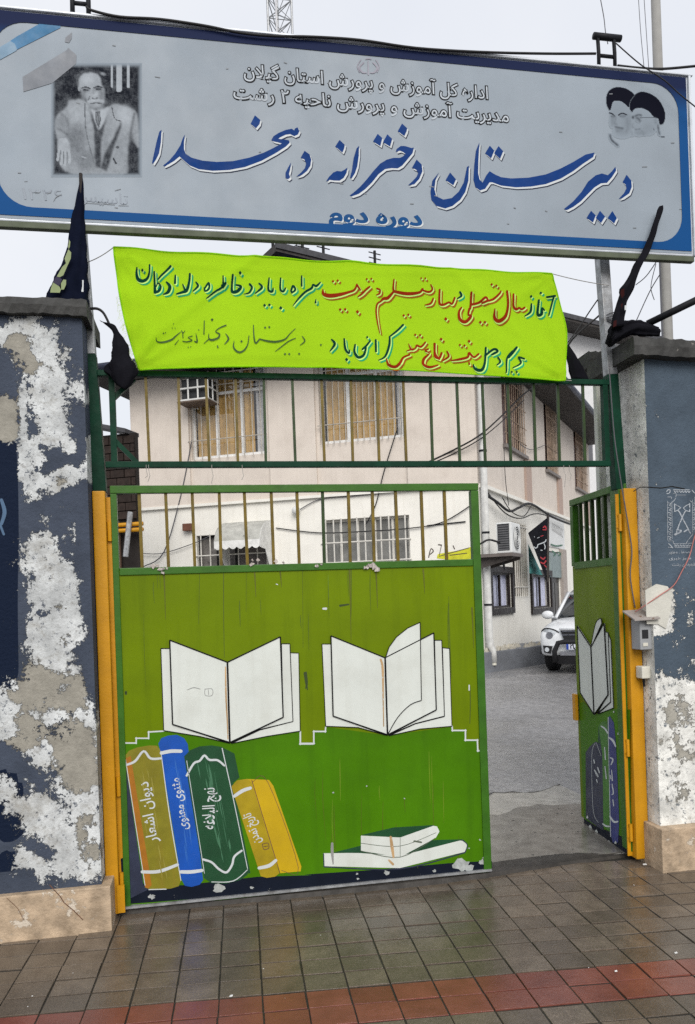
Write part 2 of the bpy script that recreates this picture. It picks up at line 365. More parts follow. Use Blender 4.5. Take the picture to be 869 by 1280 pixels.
def strokes_print(name, groups, plane, off, mat, parent, dx=0, dy=0, grow=1., wave=None, fade=0, **kw):
    """groups: list of (crop, [stroke...]); a stroke of one (x,y,d) point is a diamond dot"""
    mb = MB(); k = 0; off = thin(plane, off)
    if sum(len(q[1]) for q in groups) > 1 and not kw.get('kind'): kw['kind'] = 'stuff'
    for crop, sts in groups:
        for st in sts:
            o2 = off + (k % 12) * .00004; k += 1
            def W(p):
                u, v = plane.uv(p[0] + dx, p[1] + dy); return plane.P(u, v, o2 + (wave(u, v) if wave else 0))
            if len(st) == 1:
                x, y, d = st[0]; d *= .74 * (1 + (grow - 1) * .5)
                mb.add([W(crop(p)) for p in ((x, y - d), (x + d * .9, y - d * .1), (x + d * .1, y + d), (x - d * .9, y))], [(0, 1, 2, 3)]); continue
            Lf, Rt = ribbon([(p[0], p[1], p[2] * grow) for p in st]); n = len(Lf)
            mb.add([W(crop(p)) for p in Lf] + [W(crop(p)) for p in Rt], [(i, i + 1, n + i + 1, n + i) for i in range(n - 1)])
            for e in (st[0], st[-1]):
                r = e[2] * grow / 2; mb.add([W(crop((e[0] + r * math.cos(t * .7854), e[1] + r * math.sin(t * .7854)))) + plane.n * .00006 for t in range(8)], [tuple(range(8))])
    return obj(name, mb, mat, parent, fix=False, **kw)
FORMS = {}
for cp in list(range(0xFB50, 0xFC00)) + list(range(0xFE70, 0xFEFD)):
    d = unicodedata.decomposition(chr(cp)).split()
    if len(d) in (2, 3) and d[0] in ('<isolated>', '<initial>', '<medial>', '<final>'): FORMS.setdefault((tuple(d[1:]), d[0][1:-1]), chr(cp))
def shape(t):
    t = t.replace('لا', '\ue000'); LA = ('0644', '0627')
    key = lambda ch: LA if ch == '\ue000' else ('%04X' % ord(ch),)
    o = []
    for i, ch in enumerate(t):
        k = key(ch); nx = t[i + 1] if i + 1 < len(t) else ' '; pv = t[i - 1] if i else ' '
        canl = (k, 'final') in FORMS and pv != ' ' and (key(pv), 'initial') in FORMS
        canr = (k, 'initial') in FORMS and (key(nx), 'final') in FORMS
        f = 'medial' if canl and canr else 'final' if canl else 'initial' if canr else 'isolated'
        o.append(FORMS.get((k, f), ch))
    return ''.join(reversed(o))
def text_print(name, s, plane, pl, pr, hpx, off, mat, parent, bold=0., dx=0, dy=0, raw=False, wave=None, **kw):
    """text from photo point pl (left end of the baseline) to pr; hpx: height of a tall letter"""
    off = thin(plane, off); kw.setdefault('kind', 'stuff')
    cu = bpy.data.curves.new(name, 'FONT'); cu.body = s if raw else shape(s); cu.offset = bold; cu.resolution_u = 3
    to = bpy.data.objects.new(name, cu); C.objects.link(to)
    dg = bpy.context.evaluated_depsgraph_get(); me = bpy.data.meshes.new_from_object(to.evaluated_get(dg)); bpy.data.objects.remove(to)
    xs = [v.co.x for v in me.vertices]; x0, x1 = min(xs), max(xs)
    A = Vector(plane.uv(pl[0] + dx, pl[1] + dy)); B = Vector(plane.uv(pr[0] + dx, pr[1] + dy)); U = B - A; l = U.length; U /= l; Vv = Vector((-U.y, U.x))
    m0 = plane.uv(*pl); m1 = plane.uv(pl[0], pl[1] + 10); hh = hpx / 10 * (Vector(m1) - Vector(m0)).length
    for v in me.vertices:
        q = A + U * ((v.co.x - x0) / (x1 - x0) * l) + Vv * (v.co.y / .72 * hh); v.co = plane.P(q.x, q.y, off + (wave(q.x, q.y) if wave else 0))
    me.materials.clear(); me.materials.append(mat)
    return obj(name, me, mat, parent, **kw)

# ================================================================ GROUND
def xy(px, py): p = GROUND.at(px, py); return p.x, p.y
g = MB().add([(-150, -150, -.16), (150, -150, -.16), (150, 150, -.16), (-150, 150, -.16)], [(0, 1, 2, 3)]); obj('street_ground', g, street_m, kind='structure')
g = MB().add([(-14, .16, -.004), (30, .16, -.004), (40, 60, -.004), (-24, 60, -.004)], [(0, 1, 2, 3)]); yard = obj('yard_asphalt', g, asph, kind='structure')
# concrete apron with its broken far edge
edge = cr([(.5, 1.62), (1.0, 1.52), (1.5, 1.50), (1.75, 1.56), (2.0, 1.50), (2.2, 1.66), (2.5, 1.60), (2.8, 1.75)], 4)
edge = [(x, y + random.uniform(-.02, .02)) for x, y in edge]
pl = [(-.9, .1, .012), (2.6, .1, .012), (2.85, .4, .012)] + [(x, y, .012) for x, y in reversed(edge)] + [(-.9, 1.7, .012)]
obj('entrance_apron', MB().prism(pl, (0, 0, -.05)), apron_m, kind='structure')
slab = cr([(.9, 1.16), (1.4, 1.10), (1.7, 1.2), (2.0, 1.08), (2.3, 1.22), (2.7, 1.15)], 5)
slab = [(x, y + random.uniform(-.03, .03)) for x, y in slab]
pl = [(-.88, .11, .0165), (2.6, .11, .0165), (2.84, .4, .0165)] + [(x, y, .0165) for x, y in reversed(slab)] + [(-.88, 1.2, .0165)]
obj('wet_slab', MB().prism(pl, (0, 0, -.003)), wet('wet_slab_concrete', (.085, .079, .07), (.20, .19, .172), bs=45, bump=.3, r0=.02, r1=.3, ps=1.2, grain=.15), kind='structure')
ck = [(x, y + .004, .009) for x, y in edge]
obj('broken_edge', MB().tube(ck, [random.uniform(.004, .014) for _ in ck], 5), joint_m, kind='structure')
rw, rh = math.radians(-4.7), math.radians(2.3)
rv = Vector((math.cos(rw), math.sin(rw), 0)); cv = Vector((math.sin(rh), math.cos(rh), 0))
cA = Vector((-.721, -1.004, 0)); cB = Vector((1.377, -1.524, 0)); rA = Vector((.511, -1.029, 0))
def ab(p):                                  # coordinates along the skewed tile grid
    det = rv.x * cv.y - rv.y * cv.x
    return (p.x * cv.y - p.y * cv.x) / det, (rv.x * p.y - rv.y * p.x) / det
TW = (ab(cB)[0] - ab(cA)[0]) / 12; TH_ = .135; a0 = ab(cA)[0]; b0 = ab(rA)[1]
pv = obj('pavement', MB().box((-6, -2.6, -.16), (9, .12, -.0055)), joint_m, kind='structure')
def tile_mesh(name, seed, m):
    rr = random.Random(seed); gp = .0026; vs = []
    for z, e in ((-.03, 0), (-.0012, 0), (0, .0012)):
        for sx, sy in ((0, 0), (1, 0), (1, 1), (0, 1)):
            u = sx * TW + (1 - 2 * sx) * (gp * .85 + e); v = sy * TH_ + (1 - 2 * sy) * (gp * 1.6 + e); vs.append(rv * u + cv * v + Vector((0, 0, z)))
    fs = [(8, 9, 10, 11)]
    for k in (0, 4): fs += [(k + i, k + (i + 1) % 4, k + 4 + (i + 1) % 4, k + 4 + i) for i in range(4)]
    return obj_mesh(name, vs, fs, m)
def obj_mesh(name, vs, fs, m):
    me = bpy.data.meshes.new(name); me.from_pydata([tuple(v) for v in vs], [], fs); me.materials.append(m); return me
tg, tr_ = tile_mesh('tile', 1, tile_g), tile_mesh('tile', 2, tile_r)
PLINTHS = [(-6, -.55, -.2, .4), (2.48, 9, -.22, .4)]
far = MB(); rn = random.Random(3)
for i in range(-28, 48):
    for j in range(-12, 12):
        o = rv * (a0 + i * TW) + cv * (b0 + j * TH_); c = o + rv * TW / 2 + cv * TH_ / 2
        if c.y > .045 or c.y < -2.5: continue
        if any(x0 < c.x - .05 and c.x + .05 < x1 and y0 < c.y - .04 and c.y < y1 for x0, x1, y0, y1 in PLINTHS): continue
        v = c - CAM; wz = v.dot(WV); vis = False
        if wz > .5:
            a = v.dot(RV) / wz; b = v.z / wz; px = CX + F * (a - b * .035); py = CY - F * (a * .035 + b); vis = -25 < px < 895 and py < 1305
        red = j in (-1, -2)
        if vis:
            t = bpy.data.objects.new('tile', tr_ if red else tg); C.objects.link(t); t.parent = pv
            t.location = o + Vector((0, 0, rn.uniform(-.0025, .0012))); t.rotation_euler = (rn.uniform(-.010, .010), rn.uniform(-.008, .008), rn.uniform(-.012, .012)); t.scale = (rn.uniform(.975, .998),) * 2 + (1,)
        elif not red or True:
            q = [o + rv * s * TW + cv * t2 * TH_ + Vector((0, 0, -.001)) for s, t2 in ((.02, .02), (.98, .02), (.98, .98), (.02, .98))]
            far.add(q, [(0, 1, 2, 3)])
obj('tile_field', far, tile_g, pv, kind='stuff', fix=False)
# kerb and street edge behind the camera
obj('kerb', MB().box((-30, -2.76, -.16), (30, -2.62, .0)), conc, kind='structure', bevel=.01)
# curved lip of concrete under the gate
lip = MB(); top = cr([(-.58, .03, .018), (.2, .0, .02), (.9, -.02, .022), (1.5, .0, .02), (1.9, .05, .016), (2.3, .09, .01), (2.5, .1, .006)], 4)
for i in range(len(top) - 1):
    a, b = top[i], top[i + 1]
    q = [(a[0], a[1] - .035, -.02), (a[0], a[1] - .012, a[2]), (a[0], a[1] + .03, a[2] + .006), (a[0], a[1] + .2, .0125)]
    q2 = [(b[0], b[1] - .035, -.02), (b[0], b[1] - .012, b[2]), (b[0], b[1] + .03, b[2] + .006), (b[0], b[1] + .2, .0125)]
    for k in range(3): lip.add([q[k], q2[k], q2[k + 1], q[k + 1]], [(0, 1, 2, 3)])
obj('gate_threshold', lip, M('threshold_wet_shade', (.035, .031, .027), .55, spec=.25, var=.5, vs=8, dirt=.6, dcol=(.01, .009, .008), bump=.4, bs=50), kind='structure', fix=False)  # wet concrete, its colour darkened to paint in the shade under the gate
rr = random.Random(11); deb = MB()
for k in range(26):
    px, py = rr.choice([(rr.uniform(20, 860), rr.uniform(1110, 1275)), (rr.uniform(620, 820), rr.uniform(1020, 1110))])
    x, y = xy(px, py); s = rr.uniform(.0015, .0045); an = rr.uniform(0, 3)
    deb.add([(x + s * math.cos(an + t) * rr.uniform(.6, 1.3), y + s * math.sin(an + t), .0055 + (.012 if y > .05 else 0) + .001 * (t % 2)) for t in (0, 1.6, 3.1, 4.7)], [(0, 1, 2, 3)])
obj('debris', deb, paper, kind='stuff', fix=False)
deb = MB()
for k in range(26):
    x, y = xy(rr.uniform(625, 725), rr.uniform(1005, 1075)); s = rr.uniform(.004, .012); an = rr.uniform(0, 3)
    z0 = .0168; deb.add([(x + s * math.cos(an + t), y + s * .7 * math.sin(an + t), z0) for t in (0, 1.2, 2.4, 3.6, 4.8)] + [(x, y, z0 + s * .25)], [(i, (i + 1) % 5, 5) for i in range(5)])
obj('gravel', deb, conc, kind='stuff', fix=False)
for k, (px, py, s) in enumerate([(806, 1082, .013), (770, 1216, .006), (845, 1193, .007), (289, 1247, .008)]):
    x, y = xy(px, py); z = .006
    lab = ['small white paper scrap beside the right stone plinth', 'tiny white scrap on red tiles of the pavement, right part', 'small white scrap on grey tiles at the right edge', 'small white scrap on the red tiles below painted books'][k]
    tag(obj('paper_scrap', MB().add([(x - s, y - s * .6, z), (x + s * .7, y - s, z + .002), (x + s, y + s * .5, z + .004), (x - s * .4, y + s, z + .001)], [(0, 1, 2, 3)]), paper, fix=False), lab, 'paper', 'paper scraps on the pavement')

# ================================================================ GATE PILLARS
def seg_d(p, a, b):
    ax, ay = a; bx, by = b; dx, dy = bx - ax, by - ay; l = dx * dx + dy * dy
    t = 0 if l == 0 else max(0, min(1, ((p[0] - ax) * dx + (p[1] - ay) * dy) / l))
    return math.hypot(p[0] - ax - t * dx, p[1] - ay - t * dy)
def pix(p):
    v = Vector(p) - CAM; wz = v.dot(WV); a = v.dot(RV) / wz; b = v.z / wz; c, s = math.cos(TH), math.sin(TH)
    return CX + F * (a * c - b * s), CY - F * (a * s + b * c)
def field(p, blobs, soft=.75):
    v = 0
    for x1, y1, x2, y2, r, k in blobs:
        d = seg_d(p, (x1, y1), (x2, y2)) / r
        v = max(v, k * max(0, min(1, (1 + soft - d) / (2 * soft))))
    return v
def pillar_shaft(x0, x1, yf, yb, z0, z1, mat, parent, wear, bare, mural, side_wear=None, inner=1):
    """front face as a fine grid carrying the wear fields, sides likewise"""
    mb = MB(); nx, nz = int((x1 - x0) / .024), int((z1 - z0) / .024)
    mb.sheet(lambda u, v: (x0 + u * (x1 - x0), yf, z0 + v * (z1 - z0)), nx, nz); nf = len(mb.v)
    xs = x1 if inner > 0 else x0
    mb.sheet(lambda u, v: (xs, yf + u * (yb - yf), z0 + v * (z1 - z0)), 8, nz)
    xo = x0 if inner > 0 else x1
    mb.sheet(lambda u, v: (xo, yf + u * (yb - yf), z0 + v * (z1 - z0)), 1, 1); mb.sheet(lambda u, v: (x0 + u * (x1 - x0), yb, z0 + v * (z1 - z0)), 1, 1)
    o = obj('shaft', mb, mat, parent, fix=False); me = o.data
    A = [me.attributes.new(n, 'FLOAT', 'POINT') for n in ('wear', 'bare', 'mural')]
    for i, v in enumerate(mb.v):
        p = pix(v)
        if i < nf: vals = (.86 * field(p, wear), .82 * field(p, bare, .5), field(p, mural, .06))
        elif side_wear is not None: vals = (side_wear, .1, 0)
        else: vals = (field(p, wear), field(p, bare), 0)
        for a, q in zip(A, vals): a.data[i].value = q
    return o
wall_l = wall_peel('peeling_slate_paint', (.050, .062, .088), seed=0); wall_r = wall_peel('peeling_blue_grey_paint', (.062, .085, .112), p2=(.74, .74, .70), p3=(.36, .345, .30), seed=5.3)
LW = [(40, 425, 62, 470, 34, 1), (10, 420, 40, 410, 22, .9), (60, 480, 66, 540, 26, .95), (66, 530, 88, 556, 12, .9), (28, 480, 30, 595, 9, .9), (40, 560, 52, 575, 14, .8), (95, 480, 108, 500, 10, .7), (112, 550, 116, 600, 6, .9),
      (40, 606, 110, 588, 12, 1), (40, 620, 70, 610, 12, .7), (55, 650, 62, 680, 10, .55), (52, 700, 66, 740, 30, 1), (75, 730, 86, 790, 24, 1), (66, 790, 60, 880, 34, 1), (10, 890, 70, 880, 40, 1), (90, 850, 104, 900, 18, 1), (100, 930, 100, 960, 40, 1),
      (5, 905, 70, 945, 24, 1), (60, 945, 70, 1000, 20, .62), (104, 990, 112, 1080, 24, 1), (50, 1010, 90, 1070, 30, .95), (8, 990, 40, 1030, 26, .75), (25, 1075, 80, 1092, 20, .8), (8, 508, 8, 540, 14, 1.2), (85, 640, 100, 700, 10, .42), (15, 700, 18, 860, 8, .28)]
LBARE = [(20, 432, 30, 452, 17, 1), (46, 448, 62, 470, 16, .45), (40, 870, 90, 865, 28, .95), (40, 900, 40, 850, 24, .9), (93, 925, 98, 960, 30, 1.2), (72, 755, 80, 800, 14, .45), (105, 1030, 112, 1070, 16, .8), (8, 478, 8, 540, 14, 1.3), (70, 600, 108, 590, 8, .5), (15, 930, 40, 925, 14, .8)]
LMUR = [(-30, 590, -30, 835, 53, 1), (-10, 562, -10, 575, 24, 1), (0, 560, 0, 850, 21, 1), (5, 985, 10, 1030, 22, 1), (10, 1076, 10, 1076, 14, 1)]
gp = thing('gate_pillar', 'left gate pillar with badly peeled slate paint, navy mural edge and pinkish stone base', 'pillar', (-1.0, 0, 0))
pillar_shaft(-1.5, -.575, -.16, .24, .22, 3.06, wall_l, gp, LW, LBARE, LMUR, inner=1)
def cap(x0, x1, y0, y1, z0, z1, parent, seed, name='cap_slab'):
    r5 = random.Random(seed); mb = MB(); n = 44
    xs = [x0 + (x1 - x0) * i / n for i in range(n + 1)]
    prof = lambda x: [(y0, z0), (y0 - .006, z0 + (z1 - z0) * .5), (y0 + .004, z1), (y1, z1), (y1, z0)]
    rows = []
    for x in xs:
        rows.append([(x, y + r5.uniform(-.005, .005), z + r5.uniform(-.005, .004) + .006 * math.sin(x * 7 + seed)) for y, z in prof(x)])
    b = 0
    for rw_ in rows: mb.v += rw_
    for i in range(n):
        for k in range(5): mb.f.append((i * 5 + k, i * 5 + (k + 1) % 5, (i + 1) * 5 + (k + 1) % 5, (i + 1) * 5 + k))
    mb.f.append((4, 3, 2, 1, 0)); mb.f.append(tuple(n * 5 + k for k in range(5)))
    return obj(name, mb, conc, parent)
cap(-1.56, -.545, -.2, .28, 3.055, 3.135, gp, 1)
obj('stone_base', MB().box((-1.6, -.2, -.05), (-.528, .2, .222)), stone, gp, bevel=.006)
obj('vein', MB().tube([yplane(-.2).at(x, y, .0005) for x, y in ((62, 1106), (75, 1120), (80, 1128), (92, 1138), (104, 1150))], .0022, 5).tube([yplane(-.2).at(x, y, .0005) for x, y in ((8, 1122), (22, 1135), (30, 1150))], .0012, 5), rust, gp, kind='stuff')
strokes_print('mural_mark', [(ID, [[(2, 625, 4), (6, 640, 5), (2, 655, 4)], [(0, 655, 3), (5, 668, 3)]])], yplane(-.16), .002, M('mural_ghost_blue', (.07, .13, .22), .6), gp)

RWR = [(826, 750, 822, 778, 17, 1.3), (815, 870, 818, 1040, 26, 1.2), (850, 880, 845, 1040, 40, 1.1), (835, 850, 869, 840, 8, .5), (840, 740, 866, 760, 16, .4), (838, 790, 869, 835, 16, .52), (818, 640, 840, 700, 12, .34), (845, 560, 850, 600, 12, .25), (820, 560, 822, 700, 7, .3), (860, 700, 866, 790, 12, .42), (835, 455, 869, 470, 6, .3), (812, 505, 826, 530, 10, .42), (803, 560, 803, 600, 4, .6), (866, 470, 869, 560, 10, .3)]
RBR = [(852, 880, 850, 930, 22, .66), (848, 970, 855, 990, 16, .5), (830, 900, 836, 1000, 10, .4)]
RNEG = [(840, 1030, 869, 1020, 16, 0)]
rp = thing('gate_pillar', 'right gate pillar painted blue grey with white inner side and bare plaster below', 'pillar', (2.9, 0, 0))
pillar_shaft(2.50, 3.45, -.16, .30, .24, 2.93, wall_r, rp, RWR, RBR, [(838, 1030, 872, 1024, 12, .9)], side_wear=1.0, inner=-1)
cap(2.395, 3.5, -.23, .3, 2.92, 3.02, rp, 4)
obj('stone_base', MB().box((2.466, -.225, -.05), (3.5, .26, .243)), stone, rp, bevel=.006)
# cement skim patch standing proud, and the crack above it
poly_print('cement_patch', [[(820, 730), (806, 738), (808, 780), (822, 780), (832, 786), (838, 760), (839, 742), (834, 733)]], yplane(-.16), .002, M('pale_cement', (.56, .55, .49), .8, bump=.3, var=.12), rp, thick=.004)
crk = [(792, 614), (800, 609), (812, 609), (826, 610), (840, 608), (856, 611)]
obj('crack', MB().tube([yplane(-.16).at(x, y, .0005) for x, y in crk], .003, 5), dark_in, rp)
# stencilled funeral panel
stw = M('stencil_grey_white', (.34, .37, .40), .7, var=.3, chip=.42, ccol=(.1, .12, .15), cs=60)
r7 = Crop(825, 605, 11.636); LN = lambda *p, w=5: [(x, y, w) for x, y in p]
st = [LN((195, 85), (430, 85), w=10), LN((190, 140), (235, 140), (245, 160), (380, 160)), LN((110, 190), (160, 190), (165, 215), w=8), LN((165, 270), (205, 240), (225, 200), (235, 160), w=9), LN((110, 250), (112, 820), w=7), LN((172, 270), (176, 800), w=6),
      LN((120, 830), (190, 830), (215, 870), (470, 860), w=7), LN((380, 860), (420, 800), (470, 740), w=9), LN((470, 230), (475, 740), w=6), LN((425, 235), (470, 270), w=8), LN((505, 190), (508, 720), w=7), LN((220, 920), (430, 920), w=8), LN((215, 870), (215, 920))]
st += [LN((95, 110), (120, 85), (150, 95), (130, 135), (100, 140), w=13), LN((465, 90), (490, 120), (508, 135), w=12), LN((125, 870), (150, 890), (185, 930), w=14), LN((120, 920), (180, 925), w=9)]
for k in range(8):
    y = 275 + k * 70; st += [LN((120, y), (160, y + 12), (135, y + 34), (160, y + 48), w=10)]
    if k < 6: st += [LN((480, y), (505, y + 16), (485, y + 40), w=9)]
for k in range(6):
    x = 205 + k * 40; st += [LN((x, 100), (x + 14, 125), (x + 30, 105), w=11), LN((x + 10, 885), (x + 26, 905), (x + 40, 890), w=9)]
st += [LN((210, 290), (212, 400), w=16), LN((212, 295), (260, 320), (300, 345), w=12), LN((212, 400), (250, 385), (275, 365), (300, 348), w=11), LN((430, 285), (430, 400), w=16), LN((430, 290), (380, 315), (338, 350), w=12), LN((338, 350), (375, 385), (425, 400), w=11),
      LN((265, 390), (285, 415), (325, 495), (380, 600), (440, 715), w=17), LN((375, 390), (355, 415), (318, 495), (275, 600), (240, 700), w=17), LN((220, 735), (260, 715), (300, 690), w=30), LN((245, 665), (310, 675), w=16), LN((350, 695), (395, 665), w=18)]
strokes_print('stencil_emblem', [(r7, st)], yplane(-.16), .0015, stw, rp)
for s_, y0, a, b in (('صنعا . مطهر', 1012, 120, 430), ('سیز خیری', 1100, 130, 450), ('شهرداری رشت', 1190, 175, 512)):
    text_print('stencil_line', s_, yplane(-.16), r7((a, y0))[:2], r7((b, y0 - 6))[:2], 3.6, .0015, stw, rp, bold=.01)
# pier behind the right pillar
pr = thing('wall_pier', 'white wall pier with rough stone cap just behind the right pillar', 'pier', (2.9, .6, 0))
Q = yplane(.55); xl = Q.at(746, 500).x; zc = Q.at(745, 452).z
obj('shaft', MB().box((xl, .55, 0), (xl + .6, .60, zc - .07)), M('pier_white_render', (.6, .6, .57), .85, var=.1, streak=.4, dcol=(.25, .24, .22), chip=.33, ccol=(.2, .2, .2), bump=.3), pr, bevel=.01)
cap(xl - .1, xl + .66, .45, .68, zc - .07, zc + .03, pr, 9)
# low boundary walls carrying on past both pillars, outside the frame
bw = M('boundary_wall_render', (.1, .12, .17), .85, streak=.3, bump=.3)
for x0, x1, lab in ((-7, -1.51, 'long slate painted boundary wall running left of the left gate pillar'), (3.46, 10, 'long slate painted boundary wall running right of the right gate pillar')):
    t = thing('boundary_wall', lab, 'wall', ((x0 + x1) / 2, 0, 0)); obj('wall_panel', MB().box((x0, -.05, -.05), (x1, .2, 2.4)), bw, t); obj('coping', MB().box((x0, -.1, 2.402), (x1, .25, 2.48)), conc, t, bevel=.01)

# ================================================================ GATE POSTS (galvanised / green above, yellow below)
def post(lab, xs, top, gz, gb, xy_, hinge_side):
    t = thing('gate_post', lab, 'post', (xs[1], 0, 0), 'gate posts carrying the sign')
    a = Vector((xs[0], .03, top)); b = Vector((xs[1], .03, gb)); m_ = a.lerp(b, (top - gz) / (top - gb))
    obj('sign_tube', MB().bar(a, m_, .062, .062, (0, 1, 0)), galv, t, bevel=.004)
    obj('green_tube', MB().bar(m_, b, .066, .066, (0, 1, 0)), dkgreen, t, bevel=.004)
    x0, x1 = xy_
    obj('yellow_jamb', MB().box((x0, -.045, .02), (x1, .05, gb - .002)), yellow, t, bevel=.006)
    obj('jamb_lip', MB().box((x1 if hinge_side > 0 else x0 - .03, .0, .03), (x1 + .03 if hinge_side > 0 else x0, .008, gb - .03)), yellow, t)
    for z in (.12, .62, 1.95):
        c = x1 + .012 if hinge_side > 0 else x0 - .012
        mb = MB().tube([(c, -.01, z), (c, -.01, z + .1)], .011, 8); mb.box((c - .02, -.004, z + .02), (c + .02, .004, z + .08))
        obj('hinge', mb, yellow, t)
    return t
post('left gate post, yellow below and dark green then bare steel above', (-.618, -.54), 4.2, 2.93, 2.21, (-.572, -.508), 1)
post('right gate post, yellow below and dark green then bare steel above', (2.342, 2.425), 4.2, 2.88, 2.20, (2.415, 2.495), -1)
tp = [c for c in bpy.data.objects if c.name.startswith('gate_post')]
for px in ((147, 1100), (152, 1118)): pass
obj('base_plate', MB().box((-.515, -.06, .03), (-.478, -.046, .17)), yellow, tp[0])
Q = yplane(.02)
wr = MB()
for k in range(5):
    z = Q.at(768, 405).z + k * .012; wr.tube([(2.40 + .045 * math.cos(t), .03 + .045 * math.sin(t), z + .008 * math.sin(t * 2 + k)) for t in [i * .55 for i in range(13)]], .003, 5)
obj('tie_wire', wr, wire_m, tp[1], fix=False)

# ================================================================ MAIN GATE LEAF
gl = thing('gate_leaf', 'large closed green gate leaf painted with two open white books', 'gate', (.5, 0, .03))
X0, X1, Z0, Z1, ZM = -.487, 1.534, .035, 2.24, 1.80
FR = lambda x0, x1, z0, z1, y0=-.008, y1=.035: MB().box((x0, y0, z0), (x1, y1, z1))
obj('sheet_panel', FR(X0 + .012, X1 - .012, Z0 + .01, ZM - .004, 0, .006), olive, gl)
obj('stile', FR(X0, X0 + .032, Z0, Z1 - .042), framegreen, gl, bevel=.003); obj('stile', FR(X1 - .046, X1, Z0, Z1 - .042), framegreen, gl, bevel=.003)
obj('top_rail', FR(X0, X1, Z1 - .04, Z1), framegreen, gl, bevel=.003)
obj('middle_rail', FR(X0 + .034, X1 - .048, ZM - .03, ZM + .008), framegreen, gl, bevel=.003)
obj('bottom_rail', FR(X0 + .002, X1 - .002, Z0 - .006, Z0 + .006, -.016, .035), galv, gl)
for px in (176, 209, 242, 275, 308, 341, 373, 404.5, 437, 467, 497, 529, 558):
    x = GATE.at(px, 660).x; obj('bar', MB().bar((x, .014, ZM + .009), (x + random.uniform(-.004, .004), .014, Z1 - .041), .016, .016, (0, 1, 0)), barmix if px not in (404.5,) else bargreen, gl)
rem = MB()
for px, py in ((205, 712), (470, 708), (398, 706), (460, 707), (195, 708), (318, 702), (350, 700)):
    p = GATE.at(px, py, .012)
    for k in range(4):
        c = p + Vector((random.uniform(-.022, .022), -.0015 * k, random.uniform(-.02, .008))); q = random.uniform(.006, .017)
        rem.add([c + Vector((q * random.uniform(.3, 1.4) * math.cos(t), random.uniform(-.004, .002), q * random.uniform(.3, 1.3) * math.sin(t))) for t in (0, .8, 1.7, 2.5, 3.3, 4.2, 5.2)], [tuple(range(7))])
obj('paper_remnant', rem, M('torn_paper', (.42, .38, .35), .9, var=.6, vs=60), gl, fix=False, kind='stuff')
g1, g2, g3, g4 = Crop(130, 690, 3.342), Crop(370, 690, 3.219), Crop(130, 900, 3.342), Crop(380, 960, 3.342)
# lower green field with its stepped edge
stair = [g1(p) for p in ((72, 798), (135, 798), (135, 778), (187, 778), (187, 752), (248, 748), (300, 752), (525, 800), (700, 760), (820, 750), (820, 802), (869, 802))] + [g2(p) for p in ((72, 770), (72, 722), (118, 722), (120, 703), (365, 738), (628, 703), (630, 718), (682, 718), (682, 757), (730, 757), (732, 800), (752, 800))]
poly_print('lower_field', [stair + [(611, 1108), (160, 1131)]], GATE, .0008, green, gl)
strokes_print('step_line', [(g1, [[(80, 798, 6), (135, 798, 6)], [(135, 800, 6), (135, 776, 6)], [(133, 778, 6), (187, 778, 6)], [(187, 780, 6), (187, 750, 6)], [(185, 752, 6), (250, 748, 6)], [(820, 750, 6), (820, 804, 6)], [(818, 802, 6), (872, 802, 6)]]),
    (g2, [[(18, 722, 6), (18, 772, 6)], [(16, 770, 6), (74, 770, 6)], [(72, 772, 6), (72, 720, 6)], [(70, 722, 6), (120, 722, 6)], [(118, 724, 6), (120, 704, 6)], [(628, 700, 6), (630, 720, 6)], [(628, 718, 6), (684, 718, 6)], [(682, 716, 6), (682, 759, 6)], [(680, 757, 6), (732, 757, 6)], [(730, 755, 6), (732, 802, 6)], [(730, 800, 6), (770, 798, 6)]])], GATE, .0014, white_p, gl)
band = [g3(p) for p in ((70, 580), (88, 570), (170, 690), (330, 690), (640, 655), (869, 648))] + [g4(p) for p in ((0, 445), (300, 425), (600, 398), (770, 388), (786, 390), (786, 428), (300, 478), (0, 505))] + [g3(p) for p in ((869, 705), (450, 742), (80, 770))]
poly_print('navy_skirt', [band], GATE, .0016, navyband, gl)
spl = []
def splat(c, x, y, r, seed):
    q = random.Random(seed); return [c((x + r * q.uniform(.5, 1.2) * math.cos(t * .52), y + r * q.uniform(.4, .9) * math.sin(t * .52))) for t in range(12)]
for i, (c, x, y, r) in enumerate([(g3, 480, 705, 26), (g3, 200, 738, 16), (g3, 618, 700, 9), (g4, 660, 405, 38), (g4, 690, 418, 24), (g4, 745, 392, 16), (g4, 755, 375, 10), (g4, 345, 438, 15), (g4, 222, 442, 7), (g4, 545, 430, 9), (g4, 690, 335, 4), (g4, 735, 300, 5), (g4, 262, 75, 4), (g4, 122, 103, 5), (g4, 420, 127, 4), (g4, 225, 462, 6)]): spl.append(splat(c, x, y, r, i))
poly_print('paint_loss', spl, GATE, .0022, M('bare_primer', (.34, .36, .35), .6, var=.3, vs=40), gl)
